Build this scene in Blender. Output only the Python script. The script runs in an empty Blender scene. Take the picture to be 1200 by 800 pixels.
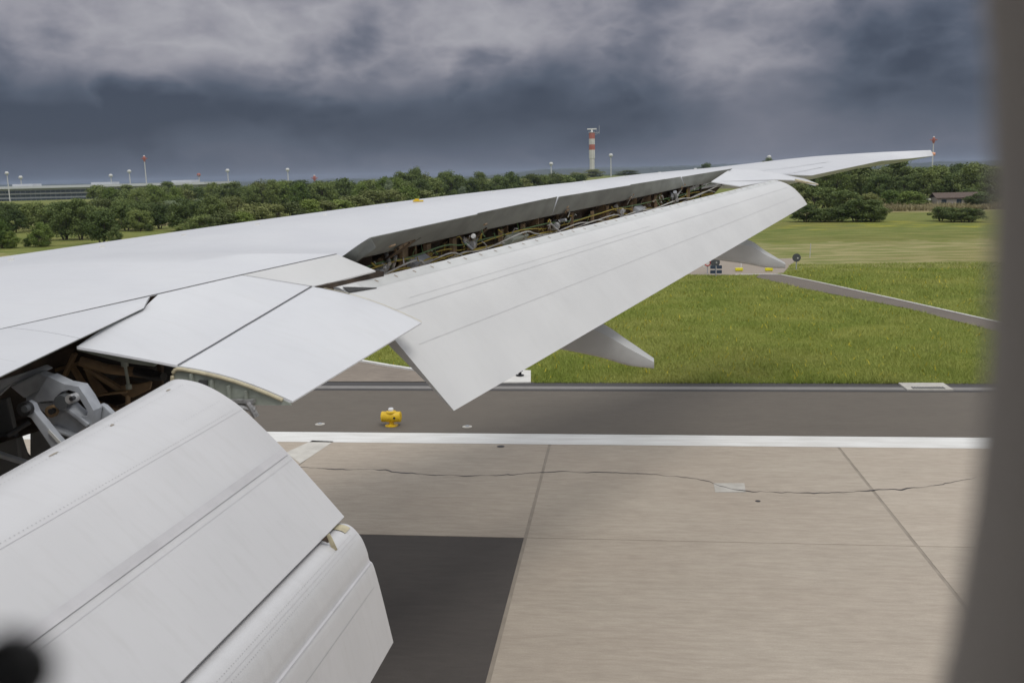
import bpy, bmesh, math, random
import numpy as np
from mathutils import Vector, Matrix, noise
random.seed(3); np.random.seed(3)
scn = bpy.context.scene
COL = scn.collection

# ------------------------------------------------------------------ camera
cam_d = bpy.data.cameras.new('camera'); cam = bpy.data.objects.new('camera', cam_d); COL.objects.link(cam)
scn.camera = cam
rx = Vector((0.993231, 0.11375, -0.023515))
ry = Vector((0.003096, 0.176447, 0.984305))
rz = Vector((0.116114, -0.977715, 0.174901))
M = Matrix((rx, ry, rz)).transposed().to_4x4()
M.translation = Vector((0, 0, 6.2))
cam.matrix_world = M
cam_d.sensor_width = 36; cam_d.lens = 36*1091.6/1200
cam_d.clip_start = 0.02; cam_d.clip_end = 30000
cam_d.dof.use_dof = True; cam_d.dof.focus_distance = 16; cam_d.dof.aperture_fstop = 6.3

# ------------------------------------------------------------------ world: storm sky
w = bpy.data.worlds.new('World'); scn.world = w; w.use_nodes = True
nt = w.node_tree; nt.nodes.clear(); L = nt.links
def N(t, **k):
    n = nt.nodes.new(t)
    for a, b in k.items(): setattr(n, a, b)
    return n
def mth(op, a, b=None, c=None, clamp=False):
    n = N('ShaderNodeMath', operation=op); n.use_clamp = clamp
    for i, v in enumerate((a, b, c)):
        if v is None: continue
        if isinstance(v, (int, float)): n.inputs[i].default_value = v
        else: L.new(v, n.inputs[i])
    return n.outputs[0]
def sstep(x, a, b):
    n = N('ShaderNodeMapRange', interpolation_type='SMOOTHSTEP')
    L.new(x, n.inputs[0]); n.inputs[1].default_value = a; n.inputs[2].default_value = b
    return n.outputs[0]
tc = N('ShaderNodeTexCoord'); sp = N('ShaderNodeSeparateXYZ'); L.new(tc.outputs['Generated'], sp.inputs[0])
X, Y, Z = sp.outputs
v0 = mth('ARCSINE', Z); u0 = mth('ARCTAN2', X, Y)
# warped cloud-deck noise
cmb = N('ShaderNodeCombineXYZ'); L.new(mth('MULTIPLY', u0, 1.0), cmb.inputs[0]); L.new(mth('MULTIPLY', v0, 1.7), cmb.inputs[1])
def nz(scale, det, rough, dist, off):
    mp = N('ShaderNodeMapping'); mp.inputs[1].default_value = off; L.new(cmb.outputs[0], mp.inputs[0])
    n = N('ShaderNodeTexNoise'); n.inputs['Scale'].default_value = scale; n.inputs['Detail'].default_value = det
    n.inputs['Roughness'].default_value = rough; n.inputs['Distortion'].default_value = dist
    L.new(mp.outputs[0], n.inputs[0]); return mth('SUBTRACT', n.outputs[0], 0.5)
n1 = nz(5.0, 3, 0.45, 0.0, (3.1, 1.7, 0.4)); n2 = nz(11, 8, 0.52, 0.15, (1.2, 5.0, 2.0)); n4 = nz(24, 6, 0.5, 0.1, (4.4, 0.7, 9.0)); n3 = nz(6, 3, 0.5, 0.2, (7.2, 2.0, 5.0))
v = mth('ADD', v0, mth('MULTIPLY', n1, 0.085)); v = mth('ADD', v, mth('MULTIPLY', n2, 0.035))
u = mth('ADD', u0, mth('MULTIPLY', n3, 0.12))
def blob(cu, cv, ru, rv, amp):
    a = mth('DIVIDE', mth('SUBTRACT', u, cu), ru); b = mth('DIVIDE', mth('SUBTRACT', v, cv), rv)
    d = mth('ADD', mth('MULTIPLY', a, a), mth('MULTIPLY', b, b))
    return mth('MULTIPLY', mth('POWER', 2.718, mth('MULTIPLY', d, -1.0)), amp)
val = mth('ADD', mth('MULTIPLY', sstep(v, 0.055, 0.135), 0.52), 0.15)
for b in [(-0.62, 0.105, 0.11, 0.06, -0.34), (-0.52, 0.055, 0.12, 0.03, -0.10), (-0.25, 0.066, 0.34, 0.024, -0.17), (0.05, 0.055, 0.12, 0.03, -0.10),
          (-0.28, 0.012, 0.30, 0.028, 0.13), (0.13, 0.07, 0.075, 0.06, 0.34), (0.27, 0.012, 0.25, 0.05, 0.16), (0.29, 0.125, 0.13, 0.045, -0.72),
          (0.13, 0.105, 0.05, 0.022, 0.16), (-0.39, 0.155, 0.10, 0.03, 0.12), (-0.10, 0.14, 0.10, 0.03, 0.10), (-0.05, 0.105, 0.08, 0.02, -0.15), (0.36, 0.19, 0.12, 0.04, -0.25),
          (0.03, 0.15, 0.12, 0.05, -0.10), (-0.25, 0.12, 0.07, 0.03, -0.12)]:
    val = mth('ADD', val, blob(*b))
amp = mth('ADD', mth('MULTIPLY', sstep(v0, 0.04, 0.12), 0.44), 0.15)
bil = mth('SUBTRACT', 0.10, mth('ABSOLUTE', n2)); val = mth('ADD', val, mth('MULTIPLY', mth('ADD', mth('ADD', mth('MULTIPLY', n1, 1.1), mth('MULTIPLY', n4, 0.40)), mth('MULTIPLY', bil, 2.2)), amp))
ramp = N('ShaderNodeValToRGB'); L.new(val, ramp.inputs[0])
cr = ramp.color_ramp
cr.elements[0].position = 0.0; cr.elements[0].color = (0.056, 0.069, 0.103, 1)
cr.elements[1].position = 1.0; cr.elements[1].color = (0.48, 0.475, 0.51, 1)
for p, c in [(0.2, (0.096, 0.115, 0.16)), (0.45, (0.185, 0.195, 0.245)), (0.72, (0.345, 0.34, 0.385))]:
    e = cr.elements.new(p); e.color = (*c, 1)
# the cloud deck gets thinner and brighter overhead and away from the storm
up = mth('MAXIMUM', sstep(v0, 0.2, 0.75), mth('MULTIPLY', sstep(Y, 0.15, -0.5), 0.62))
mix = N('ShaderNodeMix', data_type='RGBA'); L.new(up, mix.inputs[0]); L.new(ramp.outputs[0], mix.inputs[6])
mix.inputs[7].default_value = (1.02, 1.04, 1.08, 1)
SUN_EL, SUN_AZ = math.radians(60), math.radians(140)   # azimuth from +Y towards +X
sky = N('ShaderNodeTexSky', sky_type='NISHITA'); sky.sun_disc = False; sky.sun_elevation = SUN_EL; sky.sun_rotation = SUN_AZ
bgs = N('ShaderNodeBackground'); L.new(sky.outputs[0], bgs.inputs[0]); bgs.inputs[1].default_value = 0.06
bgc = N('ShaderNodeBackground'); L.new(mix.outputs[2], bgc.inputs[0]); bgc.inputs[1].default_value = 1.0
ms = N('ShaderNodeMixShader'); ms.inputs[0].default_value = 0.95
L.new(bgs.outputs[0], ms.inputs[1]); L.new(bgc.outputs[0], ms.inputs[2])
out = N('ShaderNodeOutputWorld'); L.new(ms.outputs[0], out.inputs[0])

# ------------------------------------------------------------------ sun and exposure
sd = bpy.data.lights.new('sun', 'SUN'); sun = bpy.data.objects.new('sun', sd); COL.objects.link(sun)
sd.energy = 1.45; sd.angle = math.radians(22); sd.color = (1, 0.96, 0.9)
sv = Vector((math.sin(SUN_AZ)*math.cos(SUN_EL), math.cos(SUN_AZ)*math.cos(SUN_EL), math.sin(SUN_EL)))
sun.rotation_euler = (-sv).to_track_quat('-Z', 'Y').to_euler()
vs = scn.view_settings; vs.view_transform = 'Standard'; vs.look = 'None'; vs.exposure = -0.08; vs.gamma = 1
scn.cycles.max_bounces = 6; scn.cycles.transparent_max_bounces = 8

# ------------------------------------------------------------------ helpers
def mat(name, c1, c2=None, scale=4, rough=0.5, rough2=None, det=5, spec=0.5, bump=0, bscale=None, stretch=(1, 1, 1), metal=0, lo=0.35, hi=0.65, coords='Object', dist=0):
    m = bpy.data.materials.new(name); m.use_nodes = True; t = m.node_tree; l = t.links
    p = t.nodes['Principled BSDF']; p.inputs['Roughness'].default_value = rough; p.inputs['Metallic'].default_value = metal
    p.inputs['Specular IOR Level'].default_value = spec
    if c2 is None: c2 = tuple(x*0.88 for x in c1)
    tc = t.nodes.new('ShaderNodeTexCoord'); mp = t.nodes.new('ShaderNodeMapping'); mp.inputs[3].default_value = stretch
    l.new(tc.outputs[coords], mp.inputs[0])
    n = t.nodes.new('ShaderNodeTexNoise'); n.inputs['Scale'].default_value = scale; n.inputs['Detail'].default_value = det; n.inputs['Distortion'].default_value = dist
    l.new(mp.outputs[0], n.inputs[0])
    r = t.nodes.new('ShaderNodeValToRGB'); l.new(n.outputs[0], r.inputs[0])
    r.color_ramp.elements[0].position = lo; r.color_ramp.elements[0].color = (*c1, 1)
    r.color_ramp.elements[1].position = hi; r.color_ramp.elements[1].color = (*c2, 1)
    l.new(r.outputs[0], p.inputs['Base Color'])
    if rough2 is not None:
        q = t.nodes.new('ShaderNodeMapRange'); l.new(n.outputs[0], q.inputs[0]); q.inputs[3].default_value = rough; q.inputs[4].default_value = rough2
        l.new(q.outputs[0], p.inputs['Roughness'])
    if bump:
        n2 = t.nodes.new('ShaderNodeTexNoise'); n2.inputs['Scale'].default_value = bscale or scale*6; n2.inputs['Detail'].default_value = 4
        l.new(mp.outputs[0], n2.inputs[0])
        b = t.nodes.new('ShaderNodeBump'); b.inputs['Strength'].default_value = bump; b.inputs['Distance'].default_value = 0.02
        l.new(n2.outputs[0], b.inputs['Height']); l.new(b.outputs[0], p.inputs['Normal'])
    return m
def link(name, me, material, parent=None, kind=None, label=None, smooth=False):
    if material: me.materials.append(material)
    if smooth:
        me.polygons.foreach_set('use_smooth', [True]*len(me.polygons))
    o = bpy.data.objects.new(name, me); COL.objects.link(o)
    if parent: o.parent = parent
    if kind: o['kind'] = kind
    if label: o['label'] = label
    return o
def mesh_obj(name, vs_, fs, material, parent=None, kind=None, label=None, smooth=False):
    me = bpy.data.meshes.new(name); me.from_pydata([tuple(v) for v in vs_], [], fs); me.update()
    return link(name, me, material, parent, kind, label, smooth)
def thing(name, label, cat, loc=(0, 0, 0), rz_=0, group=None):
    o = bpy.data.objects.new(name, None); COL.objects.link(o); o.location = loc; o.rotation_euler = (0, 0, rz_)
    o.empty_display_size = 0.1
    o['label'] = label; o['category'] = cat
    if group: o['group'] = group
    return o
def tag(o, label, cat, group=None):
    o['label'] = label; o['category'] = cat
    if group: o['group'] = group
    return o
def dup(root, loc, label=None, scale=None, rz_=None):
    r = root.copy(); COL.objects.link(r); r.location = loc
    if label: r['label'] = label
    if scale: r.scale = scale
    if rz_ is not None: r.rotation_euler = (0, 0, rz_)
    for ch in root.children:
        c = ch.copy(); COL.objects.link(c); c.parent = r
        for g in ch.children:
            d = g.copy(); COL.objects.link(d); d.parent = c
    return r
def V(*a): return Vector(a)
class MB:
    def __init__(s): s.v = []; s.f = []
    def box(s, c, size, rz_=0, ax=None):
        """box centred at c; ax = optional 3 axes"""
        a = ax or (V(math.cos(rz_), math.sin(rz_), 0), V(-math.sin(rz_), math.cos(rz_), 0), V(0, 0, 1))
        b = len(s.v); c = Vector(c)
        for i in (-1, 1):
            for j in (-1, 1):
                for k in (-1, 1): s.v.append(c+a[0]*i*size[0]/2+a[1]*j*size[1]/2+a[2]*k*size[2]/2)
        s.f += [tuple(b+i for i in q) for q in ((0, 1, 3, 2), (4, 6, 7, 5), (0, 4, 5, 1), (2, 3, 7, 6), (0, 2, 6, 4), (1, 5, 7, 3))]
        return s
    def tube(s, pts, r, n=8, cap=True, r1=None):
        pts = [Vector(p) for p in pts]; b = len(s.v); m = len(pts); up = V(0, 0, 1)
        for i, p in enumerate(pts):
            d = (pts[min(i+1, m-1)]-pts[max(i-1, 0)]).normalized()
            x = d.cross(up if abs(d.z) < 0.95 else V(1, 0, 0)).normalized(); y = d.cross(x)
            rr = r if r1 is None else r+(r1-r)*i/(m-1)
            for k in range(n):
                a = 2*math.pi*k/n; s.v.append(p+x*math.cos(a)*rr+y*math.sin(a)*rr)
        for i in range(m-1):
            for k in range(n):
                s.f.append((b+i*n+k, b+i*n+(k+1) % n, b+(i+1)*n+(k+1) % n, b+(i+1)*n+k))
        if cap:
            s.f.append(tuple(b+k for k in range(n))[::-1]); s.f.append(tuple(b+(m-1)*n+k for k in range(n)))
        return s
    def lathe(s, c, prof, n=16, axis='Z'):
        b = len(s.v); c = Vector(c)
        for r, h in prof:
            for k in range(n):
                a = 2*math.pi*k/n
                q = V(r*math.cos(a), r*math.sin(a), h)
                if axis == 'X': q = V(h, r*math.cos(a), r*math.sin(a))
                if axis == 'Y': q = V(r*math.cos(a), h, r*math.sin(a))
                s.v.append(c+q)
        for i in range(len(prof)-1):
            for k in range(n): s.f.append((b+i*n+k, b+i*n+(k+1) % n, b+(i+1)*n+(k+1) % n, b+(i+1)*n+k))
        s.f.append(tuple(b+k for k in range(n))[::-1]); s.f.append(tuple(b+(len(prof)-1)*n+k for k in range(n)))
        return s
    def prism(s, pts, off):
        """polygon extruded by vector off"""
        pts = [Vector(p) for p in pts]; off = Vector(off); b = len(s.v); n = len(pts)
        s.v += pts+[p+off for p in pts]
        s.f.append(tuple(b+i for i in range(n))); s.f.append(tuple(b+n+i for i in range(n))[::-1])
        for i in range(n): s.f.append((b+i, b+(i+1) % n, b+n+(i+1) % n, b+n+i))
        return s
    def build(s, name, m, parent=None, bevel=0, **k):
        o = mesh_obj(name, s.v, s.f, m, parent, **k)
        bm = bmesh.new(); bm.from_mesh(o.data)
        bmesh.ops.recalc_face_normals(bm, faces=bm.faces)
        if bevel: bmesh.ops.bevel(bm, geom=bm.edges[:], offset=bevel, segments=2, affect='EDGES', profile=0.6)
        bm.to_mesh(o.data); bm.free()
        return o
def crom(pts, n):
    """Catmull-Rom through pts, n samples per span"""
    P = [Vector(p) for p in pts]; P = [P[0]*2-P[1]]+P+[P[-1]*2-P[-2]]; out = []
    for i in range(1, len(P)-2):
        for k in range(n):
            t = k/n; a, b, c, d = P[i-1:i+3]
            out.append(0.5*((2*b)+(c-a)*t+(2*a-5*b+4*c-d)*t*t+(3*b-a-3*c+d)*t**3))
    out.append(P[-2]); return out
def lerp(a, b, t): return a+(b-a)*t
def loft(name, secs, m, parent=None, closed=False, caps=True, label=None, smooth=True, sharp=None):
    n = len(secs[0]); v = [p for s in secs for p in s]; f = []
    for i in range(len(secs)-1):
        for j in range(n if closed else n-1):
            f.append((i*n+j, i*n+(j+1) % n, (i+1)*n+(j+1) % n, (i+1)*n+j))
    if caps and closed:
        f.append(tuple(range(n))[::-1]); f.append(tuple((len(secs)-1)*n+k for k in range(n)))
    o = mesh_obj(name, v, f, m, parent, label=label)
    bm = bmesh.new(); bm.from_mesh(o.data); bmesh.ops.recalc_face_normals(bm, faces=bm.faces); bm.to_mesh(o.data); bm.free()
    if smooth:
        o.data.polygons.foreach_set('use_smooth', [True]*len(o.data.polygons))
        o.data.set_sharp_from_angle(angle=math.radians(sharp or 32))
    return o
def interp(tab, x):
    if x <= tab[0][0]: i = 0
    elif x >= tab[-1][0]: i = len(tab)-2
    else: i = max(k for k in range(len(tab)-1) if tab[k][0] <= x)
    a, b = tab[i], tab[i+1]; t = (x-a[0])/(b[0]-a[0])
    return tuple(lerp(p, q, t) for p, q in zip(a[1:], b[1:]))
def zg(x, y):
    """terrain height"""
    r = math.hypot(x, y); a = x/max(y, 1) if y > 0 else 0
    s = min(max((r-330)/500, 0), 1); s = s*s*(3-2*s)
    return s*(3.8 if a > -0.12 else 3.8-min((-0.12-a)/0.2, 1)*6.5) if y > 0 else 0

# ------------------------------------------------------------------ materials
PAINT = mat('aircraft_paint', (0.60, 0.61, 0.63), (0.565, 0.575, 0.60), scale=1.1, rough=0.33, rough2=0.42, det=4, spec=0.5)
def grime(m, strength=0.1, scale=5):
    """faint wear streaks running aft on painted skin"""
    t = m.node_tree; p = t.nodes['Principled BSDF']; l = t.links
    src = p.inputs['Base Color'].links[0].from_socket
    tc = t.nodes.new('ShaderNodeTexCoord'); mp = t.nodes.new('ShaderNodeMapping'); mp.inputs[3].default_value = (1.2, 9, 2.5); l.new(tc.outputs['Object'], mp.inputs[0])
    n = t.nodes.new('ShaderNodeTexNoise'); n.inputs['Scale'].default_value = scale/4; n.inputs['Detail'].default_value = 7; n.inputs['Roughness'].default_value = 0.62; l.new(mp.outputs[0], n.inputs[0])
    r = t.nodes.new('ShaderNodeMapRange'); l.new(n.outputs[0], r.inputs[0]); r.inputs[1].default_value = 0.5; r.inputs[2].default_value = 0.8; r.inputs[4].default_value = strength
    mx = t.nodes.new('ShaderNodeMix'); mx.data_type = 'RGBA'; l.new(r.outputs[0], mx.inputs[0]); l.new(src, mx.inputs[6]); mx.inputs[7].default_value = (0.33, 0.32, 0.29, 1)
    l.new(mx.outputs[2], p.inputs['Base Color'])
grime(PAINT, 0.10)
FLAPW = mat('flap_paint', (0.60, 0.605, 0.605), (0.565, 0.57, 0.572), scale=1.4, rough=0.45, rough2=0.55, det=4, spec=0.3); grime(FLAPW, 0.07)
FLAPI = mat('inboard_flap_shaded_paint', (0.58, 0.58, 0.59), (0.55, 0.55, 0.56), scale=1.2, rough=0.34, rough2=0.44, det=4, spec=0.45); grime(FLAPI, 0.16, 6)  # base a little darker than FLAPW: fuselage shade put into the colour
TINT2 = mat('seam_pale', (0.55, 0.55, 0.555), rough=0.6)
SEAL = mat('seam_sealant', (0.46, 0.465, 0.47), rough=0.6)
TINT = mat('rub_strip_paint', (0.535, 0.53, 0.545), rough=0.5)
GAP = mat('gap_dark', (0.05, 0.05, 0.05), rough=0.8)
UNDER = mat('spoiler_underside_grey', (0.26, 0.275, 0.26), (0.19, 0.20, 0.19), scale=3, rough=0.6)
GREY = mat('fitting_grey', (0.36, 0.38, 0.41), (0.28, 0.295, 0.32), scale=9, rough=0.45)
GREYD = mat('fitting_dark_grey', (0.07, 0.075, 0.08), rough=0.6)
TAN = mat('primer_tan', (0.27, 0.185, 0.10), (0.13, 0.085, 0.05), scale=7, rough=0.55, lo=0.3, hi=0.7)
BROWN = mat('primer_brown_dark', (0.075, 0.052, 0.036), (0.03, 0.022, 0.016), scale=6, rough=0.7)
CREAM = mat('primer_cream', (0.55, 0.50, 0.34), (0.42, 0.37, 0.25), scale=12, rough=0.5)
PGREEN = mat('primer_green_grey', (0.33, 0.36, 0.31), (0.25, 0.27, 0.23), scale=9, rough=0.5)
SILVER = mat('bare_metal', (0.5, 0.5, 0.5), (0.3, 0.3, 0.3), scale=20, rough=0.4, metal=0.6)
YWIRE = mat('wire_yellow', (0.42, 0.33, 0.06), rough=0.6)
WWIRE = mat('wire_white', (0.5, 0.5, 0.48), rough=0.6)
GTUBE = mat('tube_green', (0.12, 0.22, 0.09), rough=0.5)
BLACK = mat('rubber_black', (0.012, 0.012, 0.014), rough=0.5)
CABIN = mat('cabin_wall_plastic', (0.37, 0.33, 0.29), (0.35, 0.31, 0.27), scale=6, rough=0.7)
YELLOW = mat('lamp_yellow', (0.72, 0.47, 0.015), (0.62, 0.40, 0.012), scale=10, rough=0.45)
WHITE = mat('marking_white', (0.74, 0.74, 0.72), (0.60, 0.59, 0.56), scale=2, rough=0.7, stretch=(0.5, 3, 1), lo=0.35, hi=0.75)
CONCL = mat('pale_concrete', (0.50, 0.48, 0.44), (0.42, 0.40, 0.36), scale=5, rough=0.85)

# ------------------------------------------------------------------ ground
def grass_mat():
    m = bpy.data.materials.new('grass_ground'); m.use_nodes = True; t = m.node_tree; l = t.links; p = t.nodes['Principled BSDF']
    p.inputs['Roughness'].default_value = 0.9; p.inputs['Specular IOR Level'].default_value = 0.1
    g = t.nodes.new('ShaderNodeNewGeometry'); s = t.nodes.new('ShaderNodeSeparateXYZ'); l.new(g.outputs['Position'], s.inputs[0])
    def noi(sc, det, st=(1, 1, 1)):
        mp = t.nodes.new('ShaderNodeMapping'); mp.inputs[3].default_value = st; l.new(g.outputs['Position'], mp.inputs[0])
        n = t.nodes.new('ShaderNodeTexNoise'); n.inputs['Scale'].default_value = sc; n.inputs['Detail'].default_value = det; l.new(mp.outputs[0], n.inputs[0]); return n.outputs[0]
    def mr(x, a, b, c=0., d=1.):
        n = t.nodes.new('ShaderNodeMapRange'); l.new(x, n.inputs[0]); n.inputs[1].default_value = a; n.inputs[2].default_value = b; n.inputs[3].default_value = c; n.inputs[4].default_value = d; n.interpolation_type = 'SMOOTHSTEP'; return n.outputs[0]
    def mm(op, a, b):
        n = t.nodes.new('ShaderNodeMath'); n.operation = op
        for i, v in enumerate((a, b)):
            if isinstance(v, (int, float)): n.inputs[i].default_value = v
            else: l.new(v, n.inputs[i])
        return n.outputs[0]
    def mx(f, a, b):
        n = t.nodes.new('ShaderNodeMix'); n.data_type = 'RGBA'; l.new(f, n.inputs[0])
        for i, v in ((6, a), (7, b)):
            if isinstance(v, tuple): n.inputs[i].default_value = (*v, 1)
            else: l.new(v, n.inputs[i])
        return n.outputs[2]
    fine = noi(5, 6); mid = noi(0.35, 5); big = noi(0.05, 4); streak = noi(0.9, 8, (0.3, 1, 1))
    yy = mm('ADD', s.outputs[1], mm('MULTIPLY', mm('SUBTRACT', mid, 0.5), 16.0))
    lush = mx(mr(fine, .35, .65), (0.115, 0.15, 0.024), (0.17, 0.205, 0.036))
    lush = mx(mr(mid, .38, .66), lush, (0.20, 0.215, 0.045))
    far = mx(mr(streak, .38, .62), (0.12, 0.155, 0.034), (0.22, 0.225, 0.07))
    hay = mx(mr(streak, .40, .60), (0.33, 0.295, 0.14), (0.185, 0.205, 0.065))
    flow = mx(mr(streak, .5, .62), far, (0.30, 0.29, 0.035))
    a = mx(mm('MULTIPLY', mr(yy, 58, 63), mr(yy, 84, 81)), lush, hay)
    a = mx(mr(yy, 81, 84), a, far)
    a = mx(mm('MULTIPLY', mm('MULTIPLY', mr(yy, 98, 102), mr(yy, 116, 110)), mr(s.outputs[0], 5, 12)), a, flow)
    a = mx(mm('MULTIPLY', mr(yy, 133, 136), mr(yy, 152, 148)), a, (0.27, 0.235, 0.12))
    a = mx(mr(big, .45, .62, 0, .35), a, (0.2, 0.17, 0.06))
    a = mx(mr(s.outputs[1], 700, 1300), a, (0.045, 0.062, 0.03))
    l.new(a, p.inputs['Base Color'])
    b = t.nodes.new('ShaderNodeBump'); b.inputs['Strength'].default_value = 0.8; b.inputs['Distance'].default_value = 0.2; l.new(fine, b.inputs['Height']); l.new(b.outputs[0], p.inputs['Normal'])
    return m
GRASS = grass_mat()
ax = sorted({round(s*(20*i+0.0016*(i**4.1)), 1) for i in range(0, 44) for s in (-1, 1)})
ax = [a for a in ax if abs(a) < 12500]
gv = [(x, y, zg(x, y)-(0.06 if y < 27 else 0.0)) for y in ax for x in ax]
# step the sheet down 6 cm under the paving
nA = len(ax)
gv = [(x, y, -0.06 if y < 27.4 else z) for x, y, z in gv]
gf = [(j*nA+i, j*nA+i+1, (j+1)*nA+i+1, (j+1)*nA+i) for j in range(nA-1) for i in range(nA-1)]
mesh_obj('ground', [(x, (27.3 if (19 < y < 21) else y), z if not (39 < y < 41) else 0.0) for x, y, z in gv], gf, GRASS, kind='structure', smooth=True)

def pave_mat(name, c1, c2, c3, sc=1.0, streak=14, rough=0.85, bump=0.25, groove=0):
    m = bpy.data.materials.new(name); m.use_nodes = True; t = m.node_tree; l = t.links; p = t.nodes['Principled BSDF']
    p.inputs['Roughness'].default_value = rough; p.inputs['Specular IOR Level'].default_value = 0.25
    g = t.nodes.new('ShaderNodeNewGeometry')
    def noi(scale, det, st, rg=0.55):
        mp = t.nodes.new('ShaderNodeMapping'); mp.inputs[3].default_value = st; l.new(g.outputs['Position'], mp.inputs[0])
        n = t.nodes.new('ShaderNodeTexNoise'); n.inputs['Scale'].default_value = scale; n.inputs['Detail'].default_value = det; n.inputs['Roughness'].default_value = rg; l.new(mp.outputs[0], n.inputs[0]); return n.outputs[0]
    def mr(x, a, b):
        n = t.nodes.new('ShaderNodeMapRange'); l.new(x, n.inputs[0]); n.inputs[1].default_value = a; n.inputs[2].default_value = b; return n.outputs[0]
    def mx(f, a, b):
        n = t.nodes.new('ShaderNodeMix'); n.data_type = 'RGBA'; l.new(f, n.inputs[0])
        for i, v in ((6, a), (7, b)):
            if isinstance(v, tuple): n.inputs[i].default_value = (*v, 1)
            else: l.new(v, n.inputs[i])
        return n.outputs[2]
    s1 = noi(0.8*sc, 9, (0.5, streak/7, 1), 0.68); s2 = noi(4*sc, 9, (0.5, 2.4, 1), 0.75); bl = noi(0.33*sc, 6, (1, 1, 1), 0.62); fine = noi(45, 3, (1, 1, 1))
    a = mx(mr(s1, .36, .66), c1, c2); a = mx(mr(bl, .35, .7), a, c3)
    b2 = mx(mr(s2, .38, .64), tuple(x*1.05 for x in c1), tuple(x*0.84 for x in c2))
    n = t.nodes.new('ShaderNodeMix'); n.data_type = 'RGBA'; n.inputs[0].default_value = 0.45; l.new(a, n.inputs[6]); l.new(b2, n.inputs[7])
    f2 = mx(mr(fine, .3, .75), n.outputs[2], tuple(x*0.8 for x in c2))
    n3 = t.nodes.new('ShaderNodeMix'); n3.data_type = 'RGBA'; n3.inputs[0].default_value = 0.4; l.new(n.outputs[2], n3.inputs[6]); l.new(f2, n3.inputs[7])
    oi = t.nodes.new('ShaderNodeObjectInfo'); h = t.nodes.new('ShaderNodeHueSaturation'); q = t.nodes.new('ShaderNodeMapRange'); l.new(oi.outputs['Random'], q.inputs[0]); q.inputs[3].default_value = 0.96; q.inputs[4].default_value = 1.04
    l.new(q.outputs[0], h.inputs['Value']); l.new(n3.outputs[2], h.inputs['Color']); l.new(h.outputs[0], p.inputs['Base Color'])
    b = t.nodes.new('ShaderNodeBump'); b.inputs['Strength'].default_value = bump; b.inputs['Distance'].default_value = 0.01; l.new(fine, b.inputs['Height']); l.new(b.outputs[0], p.inputs['Normal'])
    return m
CONC = pave_mat('runway_concrete', (0.51, 0.45, 0.375), (0.38, 0.33, 0.27), (0.395, 0.33, 0.268))
PATCH = pave_mat('asphalt_patch_dark', (0.092, 0.082, 0.075), (0.070, 0.063, 0.058), (0.080, 0.071, 0.066))
ASPH = pave_mat('shoulder_asphalt', (0.165, 0.146, 0.122), (0.128, 0.113, 0.096), (0.148, 0.129, 0.108), streak=8)
ASPHD = pave_mat('gutter_asphalt', (0.085, 0.082, 0.082), (0.07, 0.067, 0.067), (0.078, 0.074, 0.073))
TAXI = pave_mat('taxiway_concrete', (0.34, 0.29, 0.24), (0.20, 0.17, 0.14), (0.16, 0.135, 0.115), streak=3)
GRAVEL = pave_mat('gravel_stand', (0.36, 0.31, 0.26), (0.28, 0.24, 0.20), (0.31, 0.26, 0.21), streak=5)
JOINT = mat('joint_filler', (0.31, 0.27, 0.22), (0.25, 0.215, 0.175), scale=3, rough=0.8)
TAR = mat('crack_tar', (0.045, 0.04, 0.04), rough=0.6)

# runway: slabs on a sunken base
rw = bpy.data.objects.new('runway', None); COL.objects.link(rw); rw['kind'] = 'structure'
mesh_obj('joint_bed', [(-400, -40, -0.006), (400, -40, -0.006), (400, 21.9, -0.006), (-400, 21.9, -0.006)], [(0, 1, 2, 3)], JOINT, rw)
xs = [-26.6, -20.1, -13.6, -7.1, -1.66, 4.87, 11.3, 17.8, 24.3]
ysl = [21.88, 15.28, 9.2, 3.1, -3.0, -9.1]
def slab_mesh(name, a, b, c, d, g):
    g2 = g/2; mb = MB(); mb.box(((a+b)/2, (c+d)/2, -0.10), (b-a-g, d-c-g*.35, 0.2)); return mb
for j in range(len(ysl)-1):
    for i in range(len(xs)-1):
        a, b, d, c = xs[i], xs[i+1], ysl[j], ysl[j+1]
        dark = (j == 1 and i == 3)
        o = slab_mesh('', a, b, c, d, 0.06 if not dark else 0.06).build('concrete_slab' if not dark else 'asphalt_slab', PATCH if dark else CONC, rw, bevel=0.003)
        if dark: o['label'] = 'dark asphalt slab let into the pale concrete'
for (a, b) in ((-400, -26.6), (24.3, 400)):
    slab_mesh('', a, b, -9.1, 21.88, 0.03).build('outer_concrete', CONC, rw)
slab_mesh('', -400, 400, -40, -9.1, 0.03).build('outer_concrete', CONC, rw)
mk = mesh_obj('edge_line', [(-400, 20.98, 0.004), (400, 20.98, 0.004), (400, 21.86, 0.004), (-400, 21.86, 0.004)], [(0, 1, 2, 3)], WHITE, rw)
def flat(name, pts, z, m, parent=None, **k):
    return mesh_obj(name, [(x, y, z) for x, y in pts], [tuple(range(len(pts)))], m, parent, **k)
flat('threshold_bar', [(-7.44, 21.11), (-6.89, 21.06), (-7.11, 19.29), (-7.74, 20.11)], 0.004, mat('faded_white', (0.58, 0.56, 0.51), (0.48, 0.46, 0.42), scale=3, rough=.8), rw)
flat('repair_patch', [(1.85, 18.35), (2.46, 18.37), (2.42, 17.83), (1.83, 17.8)], 0.004, CONCL, rw)
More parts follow.
